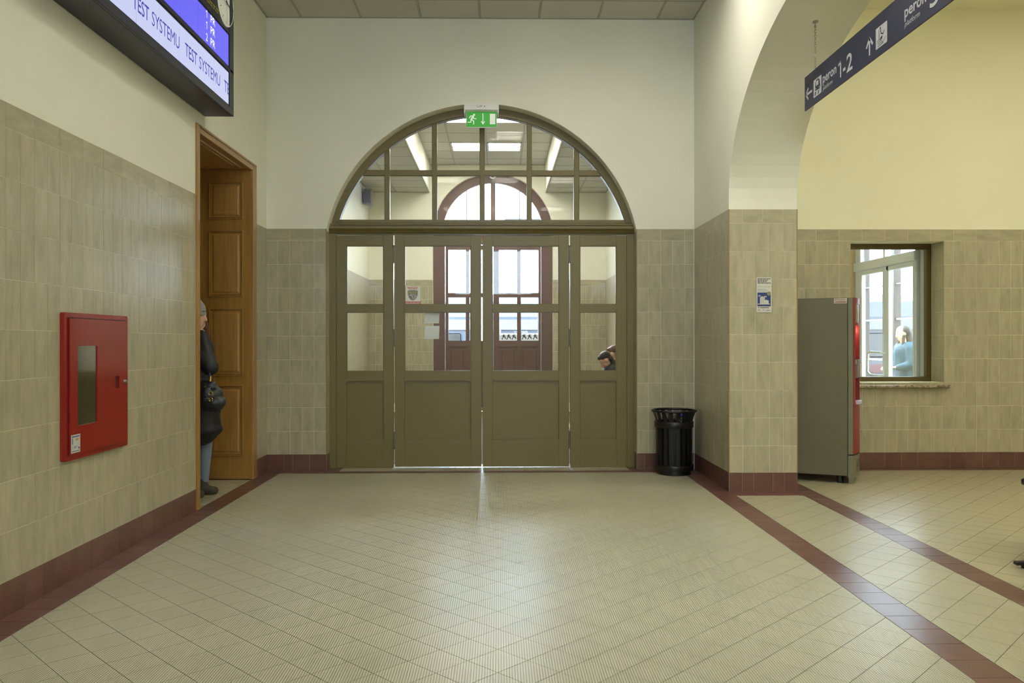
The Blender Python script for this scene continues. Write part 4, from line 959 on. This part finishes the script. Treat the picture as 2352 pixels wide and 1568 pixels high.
# small fittings in the lobby
sp = thing('wall_speaker', 'grey box loudspeaker high on the left wall beyond the glazed arch', 'speaker', (-2.45, 15.3, 3.93))
MB().cbox(-2.50, 15.24, 3.93, -2.36, 15.50, 4.22, b=.02, seg=2).build('cabinet', mat('speaker_grey', (150, 150, 150), .4), sp, smooth=True)
MB().cbox(-2.535, 15.33, 3.98, -2.495, 15.41, 4.18, b=.004).build('bracket', mat('bracket_grey', (150, 148, 130), .5), sp)
MB().box(-2.485, 15.236, 3.955, -2.375, 15.241, 4.195).build('grille', mat('speaker_grille', (120, 120, 122), .6), sp)
rg = thing('round_fitting', 'small round white-rimmed fitting above the street door arch', 'fixture', (-.114, 16.08, 4.58))
MB().lathe([(.072 + .012 * cos(2 * pi * i / 8), .012 * sin(2 * pi * i / 8)) for i in range(8)], (-.114, 16.085, 4.655), 28, 'y', close=True).build('rim', WHITE, rg, smooth=True)
MB().lathe([(0, -.02), (.03, -.016), (.062, 0), (.062, .018), (0, .018)], (-.114, 16.085, 4.655), 24, 'y').build('dome', mat('smoked_dome', (70, 74, 92), .2), rg, smooth=True)

# ------------------------------------------------------------------ people
from mathutils import Euler
SKIN = mat('skin', (214, 172, 150), .55); HAIRD = mat('dark_hair', (46, 34, 28), .6, bump=(400, .6, .003)); HAIRB = mat('brown_hair', (84, 54, 40), .6, bump=(400, .6, .003))
def rotz(p, a): return Vector((p[0] * cos(a) - p[1] * sin(a), p[0] * sin(a) + p[1] * cos(a), p[2]))
class Pose:
    """figure space: x to its left, y backwards (it faces -y), z up; origin on the ground"""
    def __init__(s, loc, face): s.o = Vector(loc); s.a = face
    def __call__(s, x, y, z): return s.o + rotz((x, y, z), s.a)
def head(bm, P, c, tilt=0, turn=0, k=1.0, ears=True):
    """c head centre in figure space; tilt forward (rad), turn to the left"""
    def h(x, y, z):
        v = Vector((x * k, y * k, z * k)); v.rotate(Euler((tilt, 0, 0))); v.rotate(Euler((0, 0, turn))); return P(c[0] + v.x, c[1] + v.y, c[2] + v.z)
    R = Euler((tilt, 0, 0)).to_quaternion(); R = Euler((0, 0, turn)).to_quaternion() @ R; R = Euler((0, 0, P.a)).to_quaternion() @ R
    ell(bm, h(0, .012, .030), (.076 * k, .094 * k, .088 * k), R, 18); ell(bm, h(0, -.022, -.035), (.060 * k, .066 * k, .080 * k), R, 16); ell(bm, h(0, -.055, -.088), (.030 * k, .030 * k, .024 * k), R)
    cap(bm, h(0, -.086, .012), .011 * k, h(0, -.104, -.030), .013 * k); ell(bm, h(0, -.078, -.060), (.024 * k, .016 * k, .010 * k), R)
    for s in (-1, 1):
        ell(bm, h(.030 * s, -.074, .018), (.016 * k, .012 * k, .010 * k), R)
        if ears: ell(bm, h(.078 * s, .006, -.008), (.012 * k, .020 * k, .032 * k), R)
    return h, R
def hand(bm, w, d, up, k=1.0, curl=.5):
    """w wrist, d pointing along the palm, up palm normal"""
    w = Vector(w); d = Vector(d).normalized(); up = Vector(up); up = (up - d * up.dot(d)).normalized(); sd = d.cross(up)
    pc = w + d * .045 * k; q = Matrix((sd, d, up)).transposed().to_quaternion(); ell(bm, pc, (.040 * k, .050 * k, .016 * k), q)
    for i, L in enumerate((.066, .076, .072, .056)):
        b = w + d * .080 * k + sd * (.030 - .020 * i) * k; c1 = b + (d * cos(curl) - up * sin(curl)) * L * .5 * k; c2 = c1 + (d * cos(2 * curl) - up * sin(2 * curl)) * L * .5 * k
        cap(bm, b, .0095 * k, c1, .009 * k, 8); cap(bm, c1, .009 * k, c2, .008 * k, 8)
    b = w + d * .025 * k + sd * .034 * k; c1 = b + (d * .6 + sd * .7 - up * .3).normalized() * .034 * k; cap(bm, b, .012 * k, c1, .011 * k, 8); cap(bm, c1, .011 * k, c1 + (d * .9 - up * .4).normalized() * .03 * k, .009 * k, 8)
def face_parts(par, h, R, k=1.0, eyes_closed=False):
    for s in (-1, 1):
        bm = bmesh.new(); ell(bm, h(.030 * s, -.079, .018), (.010 * k, .007 * k, (.003 if eyes_closed else .007) * k), R, 10); MB().bm(bm).build('eye', mat('eye_dark', (40, 30, 26), .2), par, smooth=True)
        mb = MB(); mb.tube([h(.016 * s, -.089, .034), h(.030 * s, -.088, .040), h(.046 * s, -.078, .034)], .003 * k, 6); mb.build('eyebrow', HAIRD, par)
    mb = MB(); mb.tube([h(-.020, -.086, -.060), h(0, -.095, -.059), h(.020, -.086, -.060)], .0042 * k, 6); mb.build('mouth', mat('lips', (160, 88, 80), .5), par)

# woman in the left doorway: she faces +x, right side to the hall
wm = thing('person', 'person in a grey knit hat, black padded coat and jeans, standing in the wooden doorway', 'person', (-2.70, 7.36, 0))
P = Pose((-2.70, 7.36, 0), radians(90))
def body(bm):
    h, R = head(bm, P, (0, .0, 1.612), .12, 0, .95); cap(bm, P(0, -.01, 1.42), .052, P(0, 0, 1.53), .050)
    cap(bm, P(0, 0, 1.30), .13, P(0, .01, 1.05), .115); cap(bm, P(0, .01, 1.05), .115, P(0, 0, .92), .135); cap(bm, P(-.13, 0, 1.36), .062, P(.13, 0, 1.36), .062)
    for s in (-1, 1):
        f = .03 if s < 0 else -.10
        cap(bm, P(.085 * s, 0, .90), .085, P(.085 * s, -.01 + f * .4, .48), .056); cap(bm, P(.085 * s, -.01 + f * .4, .48), .056, P(.085 * s, .02 + f * .5, .10), .038)
        cap(bm, P(.085 * s, .02 + f * .5, .06), .036, P(.085 * s, -.075 + f * .5, .035), .028)
    # right arm (hall side, x<0): elbow pushed forward, hand at the cheek; left arm down
    cap(bm, P(-.17, 0, 1.36), .048, P(-.20, -.19, 1.16), .042); cap(bm, P(-.20, -.19, 1.16), .040, P(-.13, -.09, 1.46), .027); hand(bm, P(-.125, -.09, 1.47), P(-.10, -.02, 1.60) - P(-.125, -.09, 1.47), P(-1, 0, 0) - P(0, 0, 0), .95, .35)
    cap(bm, P(.17, 0, 1.36), .048, P(.24, .02, 1.10), .040); cap(bm, P(.24, .02, 1.10), .038, P(.22, -.06, .86), .027); hand(bm, P(.22, -.06, .85), P(.22, -.08, .7) - P(.22, -.06, .85), P(1, 0, 0) - P(0, 0, 0), .95)
b0 = fuse('body', body, .010, SKIN, wm, 3)
h = lambda x, y, z: P(x, 0 + y, 1.612 + z)
face_parts(wm, lambda x, y, z: P(x * .95, 0 + y * .95, 1.612 + z * .95 + .004), Euler((0, 0, P.a)).to_quaternion(), .95)
JEAN = mat('blue_denim', (120, 136, 154), .8, bump=(220, .4, .002)); COAT = mat('black_padded_cloth', (24, 25, 28), .55, bump=(60, .5, .006)); KNIT = mat('grey_knit', (156, 156, 150), .9, bump=(260, 1, .004))
def jeans(bm):
    for s in (-1, 1):
        f = .03 if s < 0 else -.10
        cap(bm, P(.085 * s, 0, .92), .100, P(.085 * s, -.01 + f * .4, .48), .070); cap(bm, P(.085 * s, -.01 + f * .4, .48), .068, P(.085 * s, .015 + f * .5, .13), .048)
fuse('jeans', jeans, .012, JEAN, wm, 3)
def boots(bm):
    for s in (-1, 1):
        f = .03 if s < 0 else -.10
        cap(bm, P(.085 * s, .02 + f * .5, .05), .048, P(.085 * s, -.085 + f * .5, .040), .037); cap(bm, P(.085 * s, .02 + f * .5, .05), .048, P(.085 * s, .02 + f * .5, .14), .050)
fuse('boot', boots, .010, mat('grey_suede', (70, 66, 54), .8), wm, 2)
def coat(bm):
    cap(bm, P(0, 0, 1.30), .165, P(0, .02, 1.06), .150); cap(bm, P(0, .02, 1.06), .150, P(0, -.03, .80), .195); cap(bm, P(0, -.02, .80), .185, P(0, -.03, .64), .190)
    ell(bm, P(0, -.03, .60), (.205, .190, .085), None, 18); cap(bm, P(-.12, 0, 1.36), .085, P(.12, 0, 1.36), .085); cap(bm, P(0, 0, 1.40), .085, P(0, 0, 1.45), .070)
    for zz, rr in ((1.24, .170), (1.15, .166), (.97, .178), (.86, .198), (.74, .206)): ell(bm, P(0, -.005, zz), (rr, rr, .04), None, 18)
    cap(bm, P(-.17, 0, 1.36), .078, P(-.205, -.20, 1.16), .074); cap(bm, P(-.205, -.20, 1.16), .070, P(-.14, -.10, 1.44), .046)
    cap(bm, P(.17, 0, 1.36), .078, P(.25, .02, 1.10), .066); cap(bm, P(.25, .02, 1.10), .064, P(.225, -.055, .90), .046)
fuse('coat', coat, .013, COAT, wm, 3)
def hat(bm): ell(bm, P(0, .02, 1.668), (.106, .106, .098), None, 18); ell(bm, P(0, .025, 1.735), (.075, .078, .05)); ell(bm, P(0, .017, 1.628), (.110, .110, .035), None, 18); ell(bm, P(0, .025, 1.785), (.036, .036, .030))
fuse('knit_hat', hat, .010, KNIT, wm, 2)
def scarf(bm):
    for z, r in ((1.44, .098), (1.475, .092)): ell(bm, P(0, .012, z), (r, r, .030), None, 16)
fuse('scarf', scarf, .010, KNIT, wm, 2)
def hair(bm): ell(bm, P(0, .035, 1.56), (.09, .08, .10)); cap(bm, P(-.085, -.012, 1.55), .032, P(-.12, -.075, 1.36), .026); cap(bm, P(.075, -.05, 1.55), .030, P(.10, -.085, 1.34), .022)
fuse('hair', hair, .010, mat('chestnut_hair', (88, 46, 34), .5, bump=(300, .8, .003)), wm, 2)
# shoulder bag carried on the hall side
bgt = thing('shoulder_bag', 'black leather shoulder bag with brass buckles, carried by the person in the doorway', 'bag', (-2.490, 7.10, .77))
LEA = mat('black_leather', (34, 36, 36), .35, bump=(90, .5, .004)); BRS = mat('brass_buckle', (196, 164, 84), .25, .9)
def bag(bm):
    cap(bm, (-2.570, 7.09, .86), .085, (-2.430, 7.10, .86), .080); cap(bm, (-2.550, 7.09, .93), .075, (-2.440, 7.10, .93), .070); cap(bm, (-2.530, 7.10, 1.00), .055, (-2.470, 7.10, 1.00), .050); ell(bm, (-2.400, 7.09, .86), (.06, .06, .05))
fuse('pouch', bag, .010, LEA, bgt, 3)
def flap(bm): cap(bm, (-2.560, 7.035, .985), .018, (-2.460, 7.035, .985), .018); cap(bm, (-2.560, 7.012, .93), .020, (-2.430, 7.012, .92), .020); cap(bm, (-2.530, 6.995, .885), .018, (-2.445, 6.995, .875), .018); ell(bm, (-2.500, 7.005, .93), (.075, .024, .07))
fuse('flap', flap, .008, LEA, bgt, 3)
for z in (.945, .893):
    for x in (-2.434,): MB().lathe([(.016 + .004 * cos(2 * pi * i / 8), .004 * sin(2 * pi * i / 8)) for i in range(8)], (x, 6.978, z), 16, 'y', close=True).build('buckle', BRS, bgt, smooth=True)
MB().cyl((-2.482, 6.972, 1.0), (-2.482, 6.985, 1.0), .008, n=12).build('stud', BRS, bgt)
mb = MB(); mb.tube([(-2.470, 7.07, 1.02), (-2.490, 7.11, 1.12), (-2.570, 7.15, 1.30), (-2.650, 7.22, 1.45), (-2.770, 7.32, 1.44)], .011, 8); mb.build('strap', LEA, bgt, smooth=True)
MB().cyl((-2.468, 7.062, 1.04), (-2.468, 7.072, 1.085), .010, n=10).build('strap_ring', BRS, bgt, smooth=True)

# two young men seated in the lobby
def lobby_bench():
    t = thing('bench', 'plain dark wooden bench hidden behind the right side panel, carrying the two seated men', 'bench', (1.84, 12.5, 0))
    for k in range(3): MB().cbox(1.60 + .15 * k, 11.55, .355, 1.735 + .15 * k, 13.4, .385, b=.005).build('seat_slat', BROWN, t)
    for y in (11.75, 13.2): MB().cbox(1.64, y, 0, 2.02, y + .05, .355, b=.005).build('leg', BLACK, t)
lobby_bench()
def sitter(name, label, loc, face, lean, hc, tilt, turn, jacket, hairm, stripes=False, hp=0):
    P = Pose(loc, face); t = thing('person', label, 'person', loc)
    sh = Vector((0, -lean, .98)); hip = Vector((0, 0, .56))
    def arms(bm, g, hd=True):
        for s in (-1, 1):
            a = P(.18 * s, sh.y, sh.z - .02); e = P(.22 * s, sh.y - .12, sh.z - .26); w = P(.08 * s, -.36, .70)
            cap(bm, a, .050 + g, e, .042 + g); cap(bm, e, .040 + g, w, .028 + g)
            if hd: hand(bm, w, P(.03 * s, -.46, .70) - w, P(0, 0, 1) - P(0, 0, 0), 1.0, .6)
    H = {}
    def body(bm):
        H['h'], H['R'] = head(bm, P, hc, tilt, turn); cap(bm, P(sh.x, sh.y, sh.z + .02), .058, P(hc[0], hc[1] + .03, hc[2] - .05), .054)
        cap(bm, P(*hip), .15, P(0, -lean * .5, .78), .13); cap(bm, P(0, -lean * .5, .78), .13, P(sh.x, sh.y, sh.z - .08), .125); cap(bm, P(-.15, sh.y, sh.z - .02), .066, P(.15, sh.y, sh.z - .02), .066); arms(bm, 0)
        for s in (-1, 1):
            cap(bm, P(.10 * s, 0, .53), .085, P(.12 * s, -.42, .52), .062); cap(bm, P(.12 * s, -.42, .52), .058, P(.12 * s, -.42, .10), .040); cap(bm, P(.12 * s, -.40, .05), .038, P(.13 * s, -.56, .035), .030)
    fuse('body', body, .010, SKIN, t, 3)
    def jk(bm):
        cap(bm, P(hip.x, hip.y, hip.z + .02), .175, P(0, -lean * .5, .78), .160); cap(bm, P(0, -lean * .5, .78), .160, P(sh.x, sh.y, sh.z - .06), .150); cap(bm, P(-.15, sh.y, sh.z - .02), .085, P(.15, sh.y, sh.z - .02), .085); arms(bm, .018, False); cap(bm, P(0, sh.y + .01, sh.z + .02), .085, P(0, sh.y - .01, sh.z + .075), .072)
    fuse('jacket', jk, .013, jacket, t, 3)
    def tr(bm):
        for s in (-1, 1): cap(bm, P(.10 * s, 0, .53), .100, P(.12 * s, -.42, .52), .078); cap(bm, P(.12 * s, -.42, .52), .074, P(.12 * s, -.42, .12), .058)
    fuse('trousers', tr, .013, mat('dark_trousers', (40, 42, 52), .8), t, 3)
    def sh_(bm):
        for s in (-1, 1): cap(bm, P(.12 * s, -.39, .055), .048, P(.13 * s, -.57, .042), .040)
    fuse('shoe', sh_, .010, BLACKM, t, 2)
    h, R = H['h'], H['R']
    def hr(bm): ell(bm, h(0, .024, .048), (.083, .094, .082), R, 18); ell(bm, h(0, -.030, .085), (.060, .052, .036), R, 14); ell(bm, h(0, .06, -.02), (.066, .050, .060), R, 14)
    fuse('hair', hr, .008, hairm, t, 2)
    face_parts(t, h, R, 1.0, True)
    if stripes:
        mb = MB()
        for k in range(3): mb.tube([P(-.262 + .0 * k, sh.y - .03 - .022 * k, sh.z + .005 - .01 * k), P(-.225, sh.y - .03 - .022 * k, sh.z + .055), P(-.16, sh.y - .03 - .022 * k, sh.z + .07)], .006, 6)
        mb.build('sleeve_stripe', mat('white_stripe', (230, 230, 230), .6), t)
    return t
sitter('a', 'nearer of two seated dark-haired young men with bowed head behind the right side panel glass', (1.80, 12.0, 0), radians(-90), .14, (0.02, -.235, 1.105), .75, -.12, mat('black_jacket', (26, 30, 32), .7), HAIRD, True)
sitter('b', 'farther young man with light-catching hair, half hidden behind the nearer bowed head', (1.86, 12.62, 0), radians(-90), .04, (0, -.09, 1.19), .35, -.5, mat('grey_jacket', (90, 92, 96), .7), HAIRB)

# woman outside beyond the window
wo = thing('person', 'person with dark hair and a turquoise padded coat, outdoors beyond the side hall window', 'person', (6.22, 12.5, 0))
P = Pose((6.22, 12.5, 0), radians(-90))
def body2(bm):
    head(bm, P, (0, -.03, 1.50), .25, 0, .97); cap(bm, P(0, .0, 1.34), .052, P(0, -.02, 1.45), .050); cap(bm, P(0, .02, 1.22), .13, P(0, .02, .90), .125); cap(bm, P(-.13, 0, 1.28), .062, P(.13, 0, 1.28), .062)
    for s in (-1, 1):
        cap(bm, P(.09 * s, .02, .86), .088, P(.09 * s, 0, .46), .058); cap(bm, P(.09 * s, 0, .46), .056, P(.09 * s, .03, .09), .038); cap(bm, P(.09 * s, .03, .05), .038, P(.09 * s, -.12, .035), .030)
        cap(bm, P(.17 * s, .01, 1.27), .050, P(.22 * s, .0, 1.02), .042); cap(bm, P(.22 * s, 0, 1.02), .040, P(.14 * s, -.18, .98), .028); hand(bm, P(.14 * s, -.18, .98), P(.10 * s, -.3, .98) - P(.14 * s, -.18, .98), P(0, 0, 1) - P(0, 0, 0), .95, .6)
fuse('body', body2, .011, SKIN, wo, 3)
def coat2(bm):
    cap(bm, P(0, .03, 1.20), .175, P(0, .06, .95), .195); cap(bm, P(0, .06, .95), .195, P(0, .06, .66), .225); cap(bm, P(-.13, .02, 1.27), .10, P(.13, .02, 1.27), .10); ell(bm, P(0, .14, 1.33), (.13, .11, .075))
    for s in (-1, 1): cap(bm, P(.18 * s, .01, 1.26), .082, P(.24 * s, 0, 1.02), .072); cap(bm, P(.24 * s, 0, 1.02), .068, P(.15 * s, -.16, .98), .05)
fuse('coat', coat2, .014, mat('turquoise_coat', (0, 58, 78), .7, bump=(40, .6, .01)), wo, 3)
def tr2(bm):
    for s in (-1, 1): cap(bm, P(.09 * s, .02, .80), .10, P(.09 * s, 0, .46), .072); cap(bm, P(.09 * s, 0, .46), .070, P(.09 * s, .03, .10), .052); cap(bm, P(.09 * s, .03, .05), .046, P(.09 * s, -.13, .04), .038)
fuse('trousers', tr2, .013, mat('dark_trousers', (40, 42, 52), .8), wo, 3)
def hair2(bm): ell(bm, P(0, .01, 1.535), (.088, .098, .088), None, 18); cap(bm, P(0, .05, 1.50), .075, P(0, .07, 1.38), .070); cap(bm, P(-.06, -.03, 1.45), .025, P(-.07, -.05, 1.32), .022); cap(bm, P(.06, -.03, 1.45), .025, P(.07, -.05, 1.32), .022)
fuse('hair', hair2, .010, mat('black_hair', (22, 16, 14), .6), wo, 2)  # hair in one even near-black colour
face_parts(wo, lambda x, y, z: P(x * .97, -.03 + y * .97, 1.50 + z * .97), Euler((0, 0, P.a)).to_quaternion(), .95)

# ------------------------------------------------------------------ waiting bench at the right edge
wb = thing('waiting_bench', 'black metal waiting bench, only its seat corner and foot bar showing at the right edge', 'bench', (3.6, 4.6, 0))
for k in range(4): MB().cbox(3.40, 5.30 - .56 * (k + 1) + .03, .442, 3.86, 5.30 - .56 * k, .487, b=.014, seg=2).build('seat', mat('black_perforated_seat', (26, 24, 34), .25), wb, smooth=True)
for k in range(4): MB().cbox(3.84, 5.30 - .56 * (k + 1) + .03, .50, 3.90, 5.30 - .56 * k, .90, b=.014, seg=2).build('backrest', MATS['black_perforated_seat'], wb, smooth=True)
MB().cbox(3.62, 3.0, .39, 3.68, 5.28, .44, b=.006).build('beam', BLACK, wb)
for y in (4.94, 3.6):
    MB().cbox(3.136, y - .02, .018, 4.0, y + .02, .042, b=.006).build('foot_bar', BLACK, wb); MB().cbox(3.63, y - .02, .03, 3.67, y + .02, .40, b=.005).build('leg', BLACK, wb)
    for x in (3.20, 3.94): MB().cyl((x, y, 0), (x, y, .022), .022, n=14).build('foot_pad', BLACKM, wb)
for y in (5.28, 4.72, 4.16, 3.6):
    mb = MB(); mb.tube([(3.46, y, .485), (3.46, y, .64), (3.52, y, .68), (3.84, y, .68)], .013, 8); mb.build('armrest', STEEL, wb, smooth=True)
MB().cbox(3.205, 4.905, .02, 3.27, 4.975, .085, b=.025, seg=3).build('foot_cap', mat('violet_black', (34, 26, 54), .4), wb, smooth=True)

# ------------------------------------------------------------------ porch door beyond the window
ALU = mat('white_aluminium', (190, 192, 188), .35)
pd = structroot('door_4'); PX0, PX1 = 4.74, 4.80
def pbox(n, a, b, c, d, e=0): MB().cbox(PX0 - e, a, b, PX1 + e, c, d, b=.006).build(n, ALU, pd)
pbox('transom', 9.25, 2.30, 10.85, 2.41, .02); pbox('head_rail', 9.25, 3.15, 10.85, 3.25, -.003); pbox('post', 9.255, 0, 9.289, 3.152, -.006); pbox('post', 10.70, 0, 10.848, 3.152, -.006); pbox('post', 10.02, 2.405, 10.07, 3.152, -.008)
for a, b in ((9.29, 10.02), (10.03, 10.70)):
    mb = MB(); 
    for q in ((a, .01, a + .045, 2.295), (b - .10 if a < 10 else b - .045, .01, b, 2.295), (a + .04, 2.24, b - .04, 2.295), (a + .04, .01, b - .04, .16)): mb.cbox(PX0 + .005, q[0], q[1], PX1 - .005, q[2], q[3], b=.004)
    o = mb.build('door_leaf', ALU, pd); MB().box(4.768, a + .04, .15, 4.772, b - .04, 2.25).build('pane', GLASS, o)
mb = MB(); mb.tube([(4.735, 9.99, 1.235), (4.69, 10.0, 1.24), (4.66, 10.20, 1.245), (4.655, 10.28, 1.22), (4.655, 10.29, 1.0), (4.66, 10.22, .96), (4.69, 10.02, .955), (4.735, 9.99, .955)], .014, 10); mb.build('door_handle', ALU, pd, smooth=True)
for a, b in ((9.29, 10.02), (10.07, 10.70)): MB().box(4.768, a, 2.40, 4.772, b, 3.15).build('pane', GLASS, pd)
struct('trim_7', MB().box(4.79, 9.15, 0, 4.86, 9.26, 3.25), mat('white_reveal', (170, 172, 160), .6))

# ------------------------------------------------------------------ outside
struct('platform', MB().box(-30, 16.55, -1.2, 34, 21.5, -.02).box(4.9, 9.26, -.02 - .3, 34, 16.55, -.02), mat('platform_paving', (60, 58, 58), .8))
struct('track_bed', MB().box(-60, 21.5, -1.25, 60, 60, -1.15), mat('track_ballast', (110, 104, 98), .95))
scn = thing('glazed_screen', 'brown framed glazed wall of the platform roof, seen through the window', 'screen', (6.9, 14.4, -.02)); DB = mat('dark_brown_steel', (44, 36, 34), .5)
for y in (10.6, 11.8, 13.05, 14.15, 15.35, 15.95): MB().cbox(6.84, y - .07, -.02, 6.96, y + .07, 4.2, b=.005).build('post', DB, scn)
for z0, z1 in ((1.745, 1.775), (1.03, 1.06), (2.36, 2.38), (3.6, 3.68)): MB().box(6.87, 10.6, z0, 6.93, 15.95, z1).build('rail', mat('pale_rail', (130, 130, 130), .5) if z1 < 3 else DB, scn)
MB().box(6.88, 10.6, 0.02, 6.92, 15.95, .68).build('lower_panel', mat('grey_panel', (40, 40, 46), .7), scn)
TB, TW, TR_ = mat('train_grey_blue', (46, 50, 62), .4), mat('train_white', (84, 84, 88), .4), mat('train_red', (70, 30, 36), .4)
TG = mat('train_window', (10, 12, 18), .15)
def train_car(x0, label):
    L_ = 19.0; t = thing('train_car', label, 'train', (x0 + L_ / 2, 25.4, -1.15), 'train cars beyond the platform')
    pr = [(24.0, -.35), (23.95, .5), (24.0, 2.1), (24.25, 2.55), (24.8, 2.80), (26.0, 2.80), (26.6, 2.5), (26.8, 2.0), (26.8, -.35)]
    MB().prism(pr, x0, x0 + L_, 'x').build('body', TB, t, smooth=False)
    MB().box(x0 + .05, 23.935, 1.72, x0 + L_ - .05, 23.975, 2.02).build('upper_band', TW, t); MB().box(x0 + .05, 23.93, .45, x0 + L_ - .05, 23.965, .70).build('lower_band', TR_, t)
    for k in range(9):
        x = x0 + 1.1 + 2.0 * k
        if k in (2, 6): MB().cbox(x - .1, 23.90, -.25, x + 1.2, 23.95, 2.0, b=.02).build('door', TW, t); MB().cbox(x + .2, 23.88, .95, x + .9, 23.91, 1.7, b=.02).build('door_window', TG, t)
        else: MB().cbox(x, 23.92, .90, x + 1.4, 23.955, 1.62, b=.03).build('window', TG, t)
    for x in (x0 + 2.5, x0 + L_ - 2.5):
        MB().box(x - 1.3, 24.3, -.95, x + 1.3, 26.5, -.36).build('bogie', BLACKM, t)
        for d in (-.9, .9): MB().cyl((x + d, 24.3, -.72), (x + d, 24.18, -.72), .43, n=20).build('wheel', BLACKM, t)
    return t
train_car(-19.6, 'grey-blue train car behind the left part of the street door'); train_car(-.3, 'grey-blue train car seen through the right door leaf and the window')
for k, x in enumerate((-6.2, 1.05, 9.0)):
    t = thing('platform_post', ('brown platform roof post hidden left of the street door', 'brown platform roof post seen through the right street door leaf', 'brown platform roof post seen beyond the window')[k], 'post', (x, 20.2, -.02))
    MB().cbox(x - .09, 20.11, -.02, x + .09, 20.29, 4.4, b=.01).build('shaft', DB, t); MB().cbox(x - .16, 20.04, -.02, x + .16, 20.36, .10, b=.01).build('base', DB, t); MB().cbox(x - .9, 20.13, 4.2, x + .9, 20.27, 4.4, b=.01).build('bracket', DB, t)
